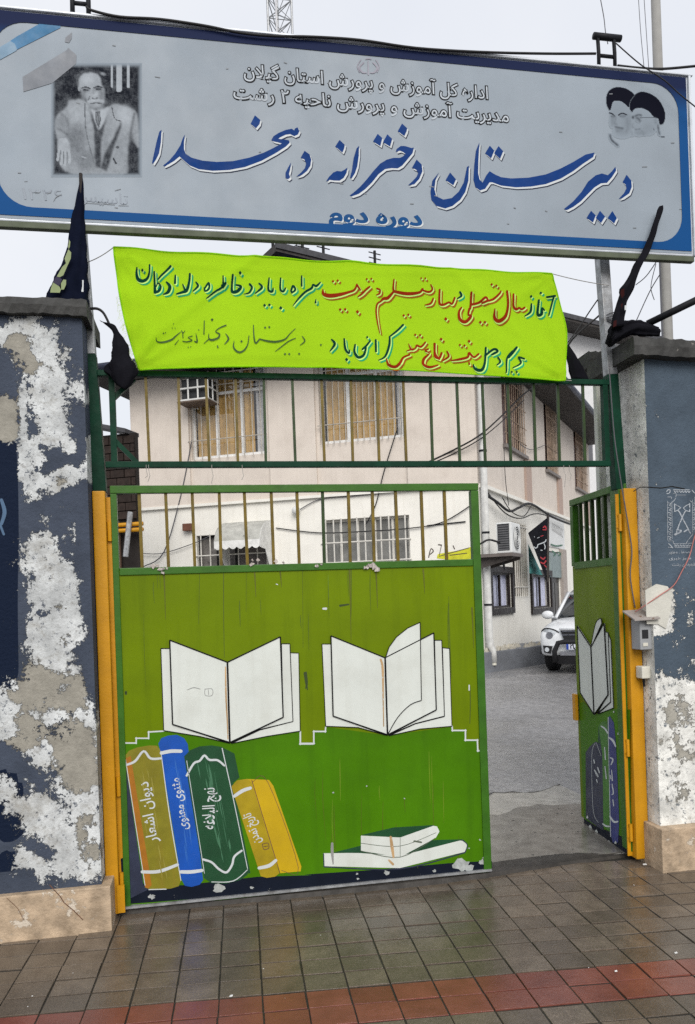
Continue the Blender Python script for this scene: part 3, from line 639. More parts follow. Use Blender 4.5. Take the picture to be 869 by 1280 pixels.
# the two open books: welded plates edged by rods
def rod(pts, r): return MB().tube(pts, r, 6)
def open_book(c, lp, rp_, backs, flap, spine, pl, off, rt, parent):
    b = obj('open_book', MB().prism([pl.at(*c(p), off + .006) for p in lp], -pl.n * .006), page_m, parent, label='left page plate of the open book')
    obj('page', MB().prism([pl.at(*c(p), off + .0055) for p in rp_], -pl.n * .0055), page_m, b)
    for k, q in enumerate(backs): obj('page', MB().prism([pl.at(*c(p), off + .002 - .0006 * (k % 2)) for p in q], -pl.n * .003), page_m, b)
    R_ = MB()
    for poly, o_ in ((lp, .007), (rp_, .0065)):
        for i in range(len(poly)): R_.tube([pl.at(*c(poly[i]), off + o_), pl.at(*c(poly[(i + 1) % len(poly)]), off + o_)], rt, 6)
    for q in backs:
        for i in range(len(q)): R_.tube([pl.at(*c(q[i]), off + .0032), pl.at(*c(q[(i + 1) % len(q)]), off + .0032)], rt * .62, 5)
    obj('edge_rod', R_, black_p, b)
    if flap:
        f = cr(flap[0], 4) + flap[1]
        obj('turned_leaf', MB().prism([pl.at(*c(p), off + .0082) for p in f], -pl.n * .0015), page_m, b)
        R2 = MB(); f2 = f + [f[0]]
        for i in range(len(f)): R2.tube([pl.at(*c(f2[i]), off + .0085), pl.at(*c(f2[i + 1]), off + .0085)], rt * .7, 5)
        obj('leaf_edge', R2, black_p, b)
    return b
b1 = open_book(g1, [(275, 368), (515, 460), (525, 795), (287, 720)], [(517, 460), (737, 354), (749, 690), (527, 795)],
    [[(238, 403), (277, 403), (287, 720), (525, 799), (400, 770), (250, 746)], [(742, 383), (777, 383), (790, 708), (650, 742), (530, 797), (749, 690)], [(779, 421), (814, 422), (820, 748), (680, 770), (532, 800), (650, 744), (790, 708)]], None, None, GATE, .0008, .0036, gl)
b2 = open_book(g2, [(141, 337), (358, 425), (368, 735), (150, 660)], [(360, 425), (555, 325), (565, 635), (370, 735)],
    [[(105, 370), (141, 370), (150, 660), (366, 738), (250, 706), (120, 701)], [(558, 355), (587, 355), (598, 660), (480, 690), (373, 737), (565, 635)], [(590, 385), (618, 388), (628, 701), (500, 712), (376, 739), (480, 692), (598, 662)]],
    ([(370, 733), (410, 665), (460, 615), (505, 597)], [(500, 283), (450, 306), (405, 342), (375, 383), (361, 425)]), None, GATE, .0008, .0036, gl)
rs = M('rust_stain', (.42, .27, .13), .6, var=.3, chip=.4, ccol=(.6, .6, .55), cs=60)
strokes_print('rust_streak', [(g1, [[(508, 480, 5), (510, 600, 7), (516, 720, 5), (518, 780, 4)]])], GATE, .0075, rs, b1)
strokes_print('rust_streak', [(g2, [[(340, 432, 8), (348, 470, 9), (350, 600, 5), (352, 700, 4)]])], GATE, .0075, rs, b2)
strokes_print('scratch_mark', [(g1, [[(348, 576, 2), (375, 566, 3), (402, 572, 2)], [(422, 572, 2), (424, 598, 2), (452, 598, 2), (452, 572, 2), (422, 572, 2)], [(436, 575, 2), (438, 596, 2)]])], GATE, .0075, M('pencil_grey', (.2, .2, .2), .8), b1)
# dents, welds and drips on the olive sheet
strokes_print('scuff', [(g2, [[(178, 216, 9), (212, 211, 6)], [(40, 485, 8), (44, 530, 8), (38, 550, 3)]]), (g1, [[(838, 505, 8), (845, 545, 9), (850, 575, 4)], [(92, 585, 10), (92, 592, 10)]])], GATE, .0016, M('dark_scuff', (.03, .05, .01), .5), gl)
strokes_print('weld_seam', [(g2, [[(222, 40, 3), (224, 160, 2), (222, 260, 1.5)], [(700, 540, 5), (702, 600, 4), (700, 690, 3)]]), (g1, [[(500, 60, 3), (500, 240, 3), (503, 440, 2)], [(222, 70, 2), (224, 150, 1)], [(400, 60, 1.5), (396, 300, 1.5)], [(595, 60, 1), (594, 250, 1)], [(830, 60, 1.2), (832, 400, 1.2)]])], GATE, .0012, M('seam_shadow_paint', (.06, .09, .004), .5), gl)
rr = random.Random(21); dr = [[], [], []]
for k in range(64):
    x = rr.uniform(160, 590); y = rr.choice([rr.uniform(712, 790), rr.uniform(935, 1060)]); l = rr.uniform(15, 110); w_ = rr.uniform(.5, 1.5)
    if 205 < x < 375 and y + l > 800 and y < 930 or 400 < x < 560 and y + l > 780 and y < 930: continue
    if y > 930 and x < 380: continue
    dr[rr.choice((0, 0, 1)) + (0 if y < 900 else 0)].append([(x, y, w_ * .4), (x + rr.uniform(-.6, .6), y + l * .4, w_), (x + .03 * l * rr.uniform(.5, 1.5), min(y + l, 1085), w_ * .3)])
for x, y, l in ((205, 714, 60), (318, 712, 34), (470, 714, 46), (350, 712, 22), (437, 712, 90), (529, 712, 30), (590, 760, 50)): dr[2].append([(x, y, 2.2), (x + 1, y + l * .4, 1.4), (x + 2, y + l, .4)])
strokes_print('dark_drip', [(ID, dr[0])], GATE, .0021, M('drip_dark_green', (.072, .115, .002), .45), gl); strokes_print('light_brush_mark', [(ID, dr[1])], GATE, .0022, M('brush_light_green', (.11, .2, .006), .4), gl)
strokes_print('rust_run', [(ID, dr[2])], GATE, .0023, M('rust_run_brown', (.085, .10, .006), .6), gl)
strokes_print('pale_scuff', [(g2, [[(110, 228, 8), (121, 228, 10)], [(697, 536, 5), (697, 556, 5)]]), (g1, [[(720, 134, 4), (726, 136, 4)], [(798, 66, 6), (800, 72, 5)]])], GATE, .0016, white_p, gl)
# painted standing books
def sh(name, pts, m, off, parent=gl, c=g3, lab=None): return poly_print(name, [pts], GATE, off, m, parent, c, **({'label': lab} if lab else {}))
navy_side = sh('painted_backdrop', [(88, 165), (165, 690), (185, 708), (110, 745), (84, 600)], c_nav, .0024)  # dark navy side left of the row, mural paint
ob = sh('painted_book', [(86, 152), (105, 128), (140, 114), (190, 106), (222, 107), (234, 122), (322, 672), (312, 694), (280, 704), (200, 709), (172, 700)], c_olv, .0030, lab='painted olive book, leftmost of the row')
sh('orange_edge', [(90, 160), (112, 150), (200, 690), (185, 704), (172, 698)], c_oran, .0034, ob)  # orange-brown left edge of the olive book, mural paint
bb = sh('painted_book', [(228, 98), (240, 76), (268, 65), (305, 62), (335, 76), (350, 100), (414, 668), (400, 688), (365, 697), (338, 692), (322, 660), (238, 140)], c_blu, .0027, lab='painted blue book, second in the row')
sh('side_face', [(490, 112), (545, 140), (566, 240), (540, 262), (612, 640), (600, 640)], c_grn, .0026)
gb = sh('painted_book', [(335, 152), (360, 126), (400, 110), (450, 106), (490, 112), (504, 140), (604, 615), (600, 645), (570, 668), (510, 683), (450, 681), (418, 660)], c_grn, .0036, lab='painted dark green book, third in the row')
cov = sh('painted_cover', [(596, 246), (690, 250), (708, 275), (825, 612), (822, 632), (735, 640)], c_yel, .0027, lab='yellow front cover of the rightmost painted book')
yb = sh('painted_book', [(532, 278), (556, 252), (600, 245), (618, 262), (733, 640), (715, 654), (680, 659), (655, 652)], c_yels, .0036, lab='painted ochre book spine, rightmost of the row')
for par, pts, m_ in ((ob, [[(150, 190, 10), (230, 560, 16), (255, 660, 10)]], c_olv), (bb, [[(285, 150, 40), (300, 240, 44)]], M('painted_light_blue', (.05, .17, .5), .4, var=.4, vs=20)), (gb, [[(430, 190, 60), (450, 260, 50)], [(490, 540, 26), (520, 610, 16)]], c_hl)):
    rr = random.Random(9 if par is gb else 10 if par is bb else 11); hs = []
    c0, c1, sp_, n_ = {id(gb): ((425, 150), (520, 640), 34, 26), id(bb): ((288, 90), (372, 650), 22, 20), id(ob): ((160, 200), (245, 670), 40, 16)}[id(par)]
    for k in range(n_):
        t = rr.uniform(0, .8); l = rr.uniform(.08, .3); o_ = rr.gauss(0, sp_ * .5); x0, y0 = c0[0] + (c1[0] - c0[0]) * t + o_, c0[1] + (c1[1] - c0[1]) * t; t2 = min(1, t + l); x1, y1 = c0[0] + (c1[0] - c0[0]) * t2 + o_, c0[1] + (c1[1] - c0[1]) * t2
        hs.append([(x0, y0, .6), ((x0 + x1) / 2 + rr.uniform(-2, 2), (y0 + y1) / 2, rr.uniform(2, 6)), (x1, y1, .6)])
    strokes_print('brush_highlight', [(g3, hs)], GATE, .0040, {id(gb): M('highlight_green', (.05, .15, .08), .4), id(bb): M('highlight_blue', (.03, .13, .45), .4), id(ob): M('highlight_olive', (.26, .23, .04), .4)}[id(par)], par)
WH = lambda par, st, nm='white_band': strokes_print(nm, [(g3, st)], GATE, .0046, white_p, par)
WH(ob, [[(92, 188, 9), (130, 172, 10), (166, 130, 9), (195, 160, 10), (238, 160, 9)], [(160, 634, 13), (230, 632, 14), (308, 604, 12)]])
strokes_print('diamond', [(g3, [[(168, 152, 11)]])], GATE, .0048, c_olv, ob)
WH(bb, [[(240, 138, 14), (280, 130, 15), (322, 130, 14)], [(322, 634, 14), (365, 634, 15), (410, 628, 13)]])
WH(gb, [[(346, 232, 9), (375, 182, 9), (400, 170, 9), (420, 148, 9), (440, 166, 9), (475, 168, 9), (503, 190, 8)], [(414, 582, 9), (450, 594, 9), (480, 622, 9), (512, 636, 9), (535, 605, 9), (545, 570, 9), (576, 545, 8)]])
WH(gb, [[(346, 170, 2.5), (420, 640, 2.5)], [(494, 118, 4), (545, 350, 3.5), (600, 620, 3)], [(450, 676, 3), (540, 672, 4), (600, 625, 3)]], 'dry_brush_edge')
WH(ob, [[(90, 160, 3), (130, 420, 3), (172, 690, 3)], [(238, 130, 3), (275, 400, 4), (322, 670, 3)], [(188, 708, 4), (260, 706, 4)]], 'dry_brush_edge')
WH(yb, [[(545, 318, 13), (580, 295, 15), (612, 284, 13)], [(648, 618, 13), (690, 608, 15), (718, 586, 13)]])
strokes_print('cover_line', [(g3, [[(618, 252, 3), (735, 638, 3)], [(622, 258, 2), (684, 258, 2), (812, 616, 2), (742, 628, 2)]])], GATE, .0042, rust, cov)
for par, s_, a, b, h in ((ob, 'دیوان اشعار', (224, 508), (184, 256), 13), (bb, 'مثنوی معنوی', (350, 455), (312, 240), 11), (gb, 'نهج البلاغه', (462, 455), (462, 282), 15), (yb, 'تاریخ تمدن', (655, 510), (612, 385), 11)):
    text_print('spine_title', s_, GATE, g3(a), g3(b), h, .0050, white_p, par, bold=.012)
strokes_print('small_red_mark', [(g3, [[(662, 518, 3), (685, 514, 3), (688, 535, 3), (668, 540, 3), (662, 518, 3)], [(668, 528, 3), (684, 526, 3)]])], GATE, .005, rust, yb)
# painted lying books
lb = sh('painted_book', [(80, 356), (235, 354), (400, 366), (650, 302), (672, 306), (683, 322), (672, 350), (400, 418), (84, 410)], page_m, .003, c=g4, lab='white painted book lying at the bottom of the stack')
sh('dark_cover', [(118, 354), (235, 325), (560, 300), (660, 298), (672, 304), (650, 303), (400, 367), (235, 355)], c_grn, .0033, lb, c=g4)
ub = sh('painted_book', [(238, 282), (402, 290), (535, 240), (556, 244), (566, 265), (550, 292), (402, 372), (238, 346)], page_m, .0042, c=g4, lab='white painted book lying on top of the stack')
sh('dark_cover', [(238, 280), (375, 248), (545, 238), (535, 243), (402, 290)], c_grn, .0045, ub, c=g4)
strokes_print('page_line', [(g4, [[(238, 314, 2.5), (400, 326, 2.5), (552, 270, 2)], [(238, 346, 3), (402, 372, 3), (548, 292, 2)], [(402, 292, 2), (402, 370, 2)], [(460, 305, 7), (490, 310, 7)]])], GATE, .0048, M('page_line_ink', (.08, .1, .07), .6), ub)
strokes_print('page_line', [(g4, [[(84, 412, 5), (400, 421, 5), (672, 353, 5)], [(660, 300, 4), (682, 320, 4), (674, 350, 4)], [(82, 358, 4), (84, 408, 4)]])], GATE, .0039, c_nav, lb)
strokes_print('rust_streak', [(g4, [[(362, 288, 10), (368, 330, 13), (374, 372, 8)], [(355, 385, 8), (372, 402, 10)]])], GATE, .0050, rs, ub)
strokes_print('bolt', [(g4, [[(118, 315, 10), (118, 352, 12), (122, 400, 5)]])], GATE, .0040, M('bolt_grey', (.3, .3, .29), .5, metal=.4), gl)

# ================================================================ TRANSOM GRILLE OVER THE GATE
tr = thing('transom_grille', 'dark green transom frame with thin upright bars above the gate leaf', 'grille', (.9, 0, 2.33))
ZA, ZB = 2.335, 2.815
obj('bottom_rail', FR(-.505, 2.36, ZA, ZA + .032, -.01, .03), dkgreen, tr, bevel=.003)
obj('top_rail', FR(-.53, 2.37, ZB, ZB + .03, -.01, .03), dkgreen, tr, bevel=.003)
for x in (-.475, 2.325): obj('stile', FR(x, x + .03, ZA + .033, ZB - .001, -.008, .028), dkgreen, tr)
pts = (185, 224, 260, 296, 331, 368, 404.5, 440, 473, 507, 540, 574, 606, 638, 669, 699, 731)
for i, px in enumerate(pts):
    x = GATE.at(px, 530).x; obj('bar', MB().bar((x, .012, ZA + .033), (x + random.uniform(-.005, .005), .012, ZB - .001), .014, .014, (0, 1, 0)), barmix if i < 10 and i not in (4, 5) else bargreen, tr)
p = lambda x, y: GATE.at(x, y, -.012)
obj('brace', MB().bar(p(141, 548), p(173, 580), .024, .024, (0, 1, 0)), dkgreen, tr); obj('brace', MB().bar(p(168, 474), p(140, 500), .024, .024, (0, 1, 0)), dkgreen, tr)
for k, (px, dy) in enumerate(((186, 14), (183, 9), (265, 16), (303, 12), (705, 22), (712, 14))):
    a = GATE.at(px, 588, .012); obj('wire_tail', MB().tube([a + Vector((0, 0, .03)), a, a + Vector((.006, -.01, -.03)), a + Vector((-.006, -.012, -dy * .0045))], .0016, 5), rope, tr)

# ================================================================ SCHOOL SIGN
sg = thing('school_sign', 'wide grey school signboard with blue border and blue Persian lettering', 'sign', (.95, -.06, 3.54))
SX0, SX1, SZ0, SZ1 = -.975, 2.868, 3.545, 4.60
obj('sign_box', MB().box((SX0, -.118, SZ0), (SX1, -.07, SZ1)), zinc, sg, bevel=.006)
obj('face_sheet', MB().sheet(lambda u, v: (SX0 + .01 + u * (SX1 - SX0 - .02), -.1195 - .0003 * math.sin(u * 9) * math.sin(v * 3.1), SZ0 + .012 + v * (SZ1 - SZ0 - .024)), 60, 14), sign_m, sg, smooth=True)
def rrect(x0, x1, z0, z1, r, n=8):
    o = []
    for cx, cz, a in ((x1 - r, z1 - r, 0), (x0 + r, z1 - r, 90), (x0 + r, z0 + r, 180), (x1 - r, z0 + r, 270)):
        o += [(cx + r * math.cos(rad(a + 90 * k / n)), cz + r * math.sin(rad(a + 90 * k / n))) for k in range(n + 1)]
    return o
inn = rrect(-.957, 2.80, SZ0 + .072, SZ1 - .058, .16); outr = []
X0o, X1o, Z0o, Z1o = SX0 + .004, SX1 - .012, SZ0 + .028, SZ1 - .008
cxm, czm = (X0o + X1o) / 2, (Z0o + Z1o) / 2
def outp(k, m=9):
    q = k // m; j = (k % m) / (m - 1)
    cs = [(X1o, Z1o), (X0o, Z1o), (X0o, Z0o), (X1o, Z0o)]; rr_ = .17
    c = cs[q]; x, z = inn[k]
    if q == 0: return (X1o, z) if j < .5 else (x, Z1o) if j > .5 else c
    if q == 1: return (x, Z1o) if j < .5 else (X0o, z) if j > .5 else c
    if q == 2: return (X0o, z) if j < .5 else (x, Z0o) if j > .5 else c
    return (x, Z0o) if j < .5 else (X1o, z) if j > .5 else c
N_ = len(inn); ot = [outp(k) for k in range(N_)]
mb = MB().add([(x, -.1225, z) for x, z in inn] + [(x, -.1225, z) for x, z in ot], [(k, (k + 1) % N_, N_ + (k + 1) % N_, N_ + k) for k in range(N_)])
bp_ = bpy.data.materials.new('border_print'); bp_.use_nodes = True
nn = bp_.node_tree; gg = nn.nodes.new('ShaderNodeNewGeometry'); sx = nn.nodes.new('ShaderNodeSeparateXYZ'); mrn = nn.nodes.new('ShaderNodeMapRange'); mxn = nn.nodes.new('ShaderNodeMix'); mxn.data_type = 'RGBA'
mrn.inputs[1].default_value = 4.38; mrn.inputs[2].default_value = 4.53; mxn.inputs[6].default_value = (.002, .062, .21, 1); mxn.inputs[7].default_value = (.003, .01, .05, 1)
L2 = nn.links.new; L2(gg.outputs['Position'], sx.inputs[0]); L2(sx.outputs[2], mrn.inputs[0]); L2(mrn.outputs[0], mxn.inputs[0]); L2(mxn.outputs[2], nn.nodes['Principled BSDF'].inputs[0]); nn.nodes['Principled BSDF'].inputs['Roughness'].default_value = .6; nn.nodes['Principled BSDF'].inputs['Specular IOR Level'].default_value = .12
obj('border_print', mb, bp_, sg, fix=False)
obj('top_lid', MB().box((SX0 - .01, -.13, SZ1 + .001), (SX1 + .03, -.06, SZ1 + .013)), zinc, sg, bevel=.004)
obj('bottom_rail', MB().box((SX0 - .01, -.121, SZ0 - .032), (SX1 + .004, -.085, SZ0 - .001)), M('weathered_olive_rail', (.08, .095, .06), .6, var=.3, streak=.3, chip=.3, ccol=(.3, .3, .3), cs=6), sg, bevel=.004)
obj('side_trim', MB().box((SX1 + .0005, -.13, SZ0), (SX1 + .014, -.072, SZ1)), zinc, sg)
cA_, cB_, cC_, cE, cF = Crop(180, 140, 3.95), Crop(380, 150, 4.828), Crop(530, 170, 3.2185), Crop(0, 10, 4.574), Crop(730, 90, 6.252)
TITLE = [
 (cA_, [(87, 88), (76, 98), (62, 150), (50, 205), (40, 252), (46, 257), (62, 232), (75, 205), (84, 150)]),
 (cA_, [(95, 265), (125, 240), (155, 205), (180, 165), (192, 130), (202, 112), (198, 150), (198, 185), (208, 208), (235, 226), (290, 241), (360, 247), (440, 243), (520, 226), (590, 202), (640, 178), (680, 156), (660, 150), (640, 146), (629, 139), (640, 120), (665, 104), (700, 89), (730, 83), (742, 92), (746, 82), (758, 76), (768, 95), (760, 112), (742, 120), (722, 110), (700, 113), (672, 126), (664, 133), (692, 136), (715, 140), (720, 152), (700, 172), (650, 204), (580, 242), (500, 272), (420, 287), (340, 291), (270, 283), (225, 264), (195, 238), (176, 220), (150, 242), (120, 260), (100, 269)]),
 (cA_, [(548, 17), (575, 40), (571, 60), (553, 82), (527, 58)]),
 (cA_, [(793, 192), (818, 210), (826, 235), (822, 265), (805, 292), (780, 312), (752, 320), (775, 300), (795, 278), (801, 255), (793, 236), (774, 226)]),
 (cA_, [(726, 250), (712, 275), (699, 300), (699, 325), (711, 334), (723, 323), (716, 307), (722, 285)]),
 (cB_, [(133, 372), (150, 345), (178, 317), (200, 308), (225, 311), (245, 301), (262, 287), (258, 318), (240, 350), (215, 367), (180, 366), (155, 362)]),
 (cB_, [(215, 121), (246, 150), (244, 170), (232, 198), (189, 160)]),
 (cB_, [(332, 156), (318, 172), (300, 230), (290, 300), (278, 349), (288, 353), (308, 322), (322, 280), (331, 215)]),
 (cB_, [(276, 456), (300, 438), (340, 403), (380, 358), (420, 308), (460, 264), (500, 240), (540, 229), (580, 229), (600, 219), (612, 205), (600, 195), (580, 186), (554, 193), (560, 175), (585, 157), (610, 158), (650, 170), (663, 166), (656, 200), (626, 237), (592, 277), (565, 293), (530, 291), (490, 297), (450, 328), (410, 378), (370, 418), (330, 447), (290, 461)]),
 (cB_, [(445, 84), (473, 110), (461, 159), (417, 130)]), (cB_, [(503, 87), (533, 115), (520, 161), (477, 135)]), (cB_, [(592, 22), (623, 50), (619, 70), (606, 98), (566, 68)]),
 (cB_, [(680, 239), (711, 270), (715, 310), (696, 356), (666, 389), (628, 395), (655, 370), (680, 343), (689, 320), (677, 301), (652, 289)]),
 (cC_, [(60, 147), (47, 175), (42, 215), (50, 243), (78, 256), (112, 250), (140, 224), (160, 188), (173, 125), (181, 120), (179, 180), (166, 226), (146, 257), (115, 282), (85, 292), (50, 282), (30, 257), (26, 225), (34, 180)]),
 (cC_, [(105, 147), (129, 175), (118, 199), (87, 178)]),
 (cC_, [(223, 26), (219, 100), (218, 150), (224, 176), (236, 188), (250, 160), (264, 142), (285, 155), (310, 166), (350, 171), (420, 168), (490, 155), (550, 131), (600, 105), (650, 75), (686, 67), (681, 85), (640, 112), (600, 142), (550, 172), (490, 194), (430, 204), (370, 207), (310, 200), (275, 187), (264, 187), (246, 213), (225, 220), (207, 206), (199, 175), (202, 120), (209, 60)]),
 (cC_, [(265, 39), (283, 60), (270, 91), (246, 70)]), (cC_, [(300, 41), (319, 62), (306, 93), (282, 70)]),
 (cC_, [(563, 294), (600, 264), (634, 225), (660, 184), (690, 159), (715, 151), (740, 158), (758, 140), (770, 124), (773, 140), (756, 166), (736, 189), (712, 191), (686, 207), (661, 232), (630, 264), (600, 286), (575, 299)]),
 (cC_, [(672, 301), (691, 320), (680, 349), (654, 330)]), (cC_, [(708, 301), (729, 325), (712, 351), (691, 330)]), (cC_, [(758, 302), (776, 330), (765, 353), (739, 330)]),
 (cC_, [(815, 156), (834, 180), (836, 205), (826, 231), (800, 249), (783, 254), (805, 230), (815, 210), (811, 196), (799, 186)])]
polys = [[c(p)[:2] for p in q] for c, q in TITLE]
for q in polys:
    o = poly_print('title_stroke', [q], SG,   .0034, blue_p, sg)
    poly_print('white_shadow', [q], SG, .0030, white_p, o, dx=1.7, dy=2.2)
    poly_print('dark_edge', [q], SG, .0026, navy_p, o, dx=2.5, dy=3.3)
for s_, a, b, h in (('اداره کل آموزش و پرورش استان گیلان', (305, 96), (610, 124), 16.5), ('مدیریت آموزش و پرورش ناحیه ۲ رشت', (292, 123), (636, 153), 16.5)):
    text_print('office_lettering', s_, SG, a, b, h, .0050, M('office_fill_white', (.42, .46, .5), .6), sg, bold=.004)
    text_print('office_outline', s_, SG, (a[0] - 1, a[1]), (b[0] + 1, b[1]), h, .0034, black_p, sg, bold=.064)
text_print('cycle_lettering', 'دوره دوم', SG, (411, 276), (528, 282), 18, .0062, M('sign_mid_blue', (.003, .06, .19), .6, spec=.12), sg, bold=.04)
text_print('cycle_shadow', 'دوره دوم', SG, (412.5, 277.6), (529.5, 283.6), 18, .0050, white_p, sg, bold=.04)
ghost = M('ghost_grey', (.245, .28, .325), .5); ghost_d = M('ghost_dark', (.17, .185, .2), .5)
text_print('faded_year', '۱۳۲۶', SG, (28, 249), (78, 252), 15, .0045, ghost, sg, raw=True); text_print('faded_word', 'تاسیس', SG, (96, 251), (160, 256), 14, .0045, ghost, sg)
k = Crop(0, 205, 6.685); strokes_print('faded_trace', [(k, [[(205, 148, 3), (230, 145, 4)], [(295, 245, 3), (332, 240, 4)], [(395, 250, 3), (425, 240, 6)], [(448, 315, 3), (470, 280, 6), (515, 255, 5)]]), (cE, [[(490, 1116, 2), (600, 1122, 3), (655, 1126, 3)], [(680, 1130, 3), (735, 1132, 2)], [(658, 1045, 3), (690, 1036, 4)]])], SG, .0050, ghost_d, sg)
emb = Crop(280, 70, 2.349); strokes_print('faded_crest', [(emb, [[(423, 15, 3), (424, 55, 4)], [(410, 20, 4), (398, 34, 5), (406, 48, 5), (418, 50, 3)], [(438, 20, 4), (450, 34, 5), (442, 48, 5), (430, 50, 3)], [(402, 12, 3), (392, 30, 3), (398, 48, 3)], [(446, 12, 3), (456, 30, 3), (450, 48, 3)], [(416, 10, 3), (424, 8, 4), (432, 10, 3)]])], SG, .0048, M('faded_pink', (.26, .25, .30), .5), sg)
# corner graphic and photograph panel
poly_print('corner_graphic', [[(0, 230), (0, 295), (95, 240), (345, 115), (352, 80), (268, 68), (95, 165)]], SG, .0046, M('sky_blue_print', (.01, .14, .3), .45), sg, cE)
poly_print('corner_graphic_fade', [[(0, 225), (0, 298), (95, 245), (98, 235), (85, 205), (60, 190)]], SG, .0051, M('pale_blue_print', (.14, .24, .34), .45), sg, cE)
poly_print('corner_roll', [[(130, 395), (135, 480), (300, 430), (435, 320), (438, 270), (390, 228), (385, 240)]], SG, .0046, M('roll_grey', (.165, .18, .205), .5), sg, cE)
poly_print('corner_roll_tip', [[(412, 140), (375, 170), (372, 195), (395, 200), (410, 175)]], SG, .0048, M('roll_grey_dark', (.19, .205, .23), .5), sg, cE)
import numpy as np
class Tone:
    """a small grey-scale printing plate: soft polygons, strokes and ovals over a grid, kept as one value per grid point"""
    def __init__(t, x0, y0, x1, y1, step, v):
        t.x = np.arange(x0, x1 + .1, step); t.y = np.arange(y0, y1 + .1, step); t.X, t.Y = np.meshgrid(t.x, t.y); t.s = step; t.I = np.full(t.X.shape, float(v)); t.rng = np.random.RandomState(3)
    def blur(t, m, r):
        r = int(round(r / t.s))
        for ax in (0, 1):
            if r < 1: continue
            p = np.pad(m, [(r, r) if k == ax else (0, 0) for k in (0, 1)], mode='edge'); c = np.cumsum(np.insert(p, 0, 0, axis=ax), axis=ax)
            m = (np.take(c, range(2 * r + 1, c.shape[ax]), axis=ax) - np.take(c, range(0, c.shape[ax] - 2 * r - 1), axis=ax)) / (2 * r + 1)
        return m
    def put(t, m, v, soft): m = t.blur(t.blur(m.astype(float), soft), soft); t.I = t.I * (1 - m) + v * m; return m
    def poly(t, pts, v, soft=4):
        m = np.zeros(t.X.shape, bool); n = len(pts)
        for i in range(n):
            (xa, ya), (xb, yb) = pts[i], pts[(i + 1) % n]
            if ya == yb: continue
            m ^= ((ya > t.Y) != (yb > t.Y)) & (t.X < (xb - xa) * (t.Y - ya) / (yb - ya) + xa)
        t.put(m, v, soft); return t
    def line(t, pts, v, w, soft=2):
        m = np.zeros(t.X.shape, bool); q = cr(pts, 5) if len(pts) > 2 else pts
        for (xa, ya), (xb, yb) in zip(q[:-1], q[1:]):
            l = (xb - xa) ** 2 + (yb - ya) ** 2 or 1; u = np.clip(((t.X - xa) * (xb - xa) + (t.Y - ya) * (yb - ya)) / l, 0, 1); m |= np.hypot(t.X - xa - u * (xb - xa), t.Y - ya - u * (yb - ya)) < w / 2
        t.put(m, v, soft); return t
    def oval(t, x, y, rx, ry, v, soft=6, k=1.):
        m = ((t.X - x) / rx) ** 2 + ((t.Y - y) / ry) ** 2 < 1; m = t.blur(t.blur(m.astype(float), soft), soft) * k; t.I = t.I * (1 - m) + v * m; return t
    def grain(t, a, r):
        n = t.blur(t.rng.rand(*t.X.shape) - .5, r); t.I += a * n / (n.std() + 1e-6); return t
    def print_on(t, name, crop, plane, off, mat, parent, label, alpha):
        ny, nx = t.X.shape; vs = []; 
        for j in range(ny):
            for i in range(nx): p = crop((t.x[i], t.y[j])); vs.append(tuple(plane.at(p[0], p[1], off)))
        fs = [(j * nx + i, (j + 1) * nx + i, (j + 1) * nx + i + 1, j * nx + i + 1) for j in range(ny - 1) for i in range(nx - 1) if alpha[j:j + 2, i:i + 2].max() > .012]
        mb = MB(); mb.v = vs; mb.f = fs; o = obj(name, mb, mat, parent, fix=False, label=label, smooth=True)
        for nm, A in (('tone', t.I), ('cover', alpha)):
            at_ = o.data.attributes.new(nm, 'FLOAT', 'POINT'); at_.data.foreach_set('value', np.clip(A, 0, 1).astype(np.float32).ravel())
        return o
def tone_material(name, dark, light):
    m = sign_m.copy(); m.name = name; n = m.node_tree; L = n.links.new; N = n.nodes.new; b = n.nodes['Principled BSDF']; base = b.inputs[0].links[0].from_socket
    ta = N('ShaderNodeAttribute'); ta.attribute_name = 'tone'; ca = N('ShaderNodeAttribute'); ca.attribute_name = 'cover'
    m1 = N('ShaderNodeMix'); m1.data_type = 'RGBA'; m1.inputs[6].default_value = (*dark, 1); m1.inputs[7].default_value = (*light, 1); L(ta.outputs['Fac'], m1.inputs[0])
    m2 = N('ShaderNodeMix'); m2.data_type = 'RGBA'; L(ca.outputs['Fac'], m2.inputs[0]); L(base, m2.inputs[6]); L(m1.outputs[2], m2.inputs[7]); L(m2.outputs[2], b.inputs[0]); b.inputs['Specular IOR Level'].default_value = .04
    return m
# seated man in a suit
T = Tone(284, 306, 820, 974, 4, .05); T.grain(.03, 26)
for x, w_ in ((680, 32), (733, 15), (640, 11)): T.line([(x, 325), (x + 1, 465 if w_ > 20 else 450)], .78, w_, 2)
T.poly([(310, 560), (400, 470), (330, 900), (310, 900)], .12, 14)
suit = cr([(316, 640), (340, 600), (385, 562), (396, 530), (470, 522), (505, 545), (600, 575), (655, 546), (720, 566), (772, 588), (790, 640), (800, 760), (790, 800), (745, 760), (732, 860), (730, 945), (560, 950), (420, 950), (345, 900), (330, 760), (316, 700)], 4, True)
T.poly(suit, .60, 3); T.oval(450, 600, 60, 60, .72, 20); T.oval(710, 620, 45, 60, .80, 18); T.oval(430, 760, 60, 90, .36, 24); T.oval(500, 870, 70, 60, .42, 20); T.oval(600, 760, 22, 110, .52, 10); T.oval(690, 800, 35, 90, .55, 16); T.oval(360, 660, 30, 50, .46, 14)
T.poly([(735, 945), (732, 860), (748, 700), (772, 770), (800, 860), (806, 945)], .07, 6); T.line([(770, 600), (752, 690), (742, 770)], .2, 9, 5)
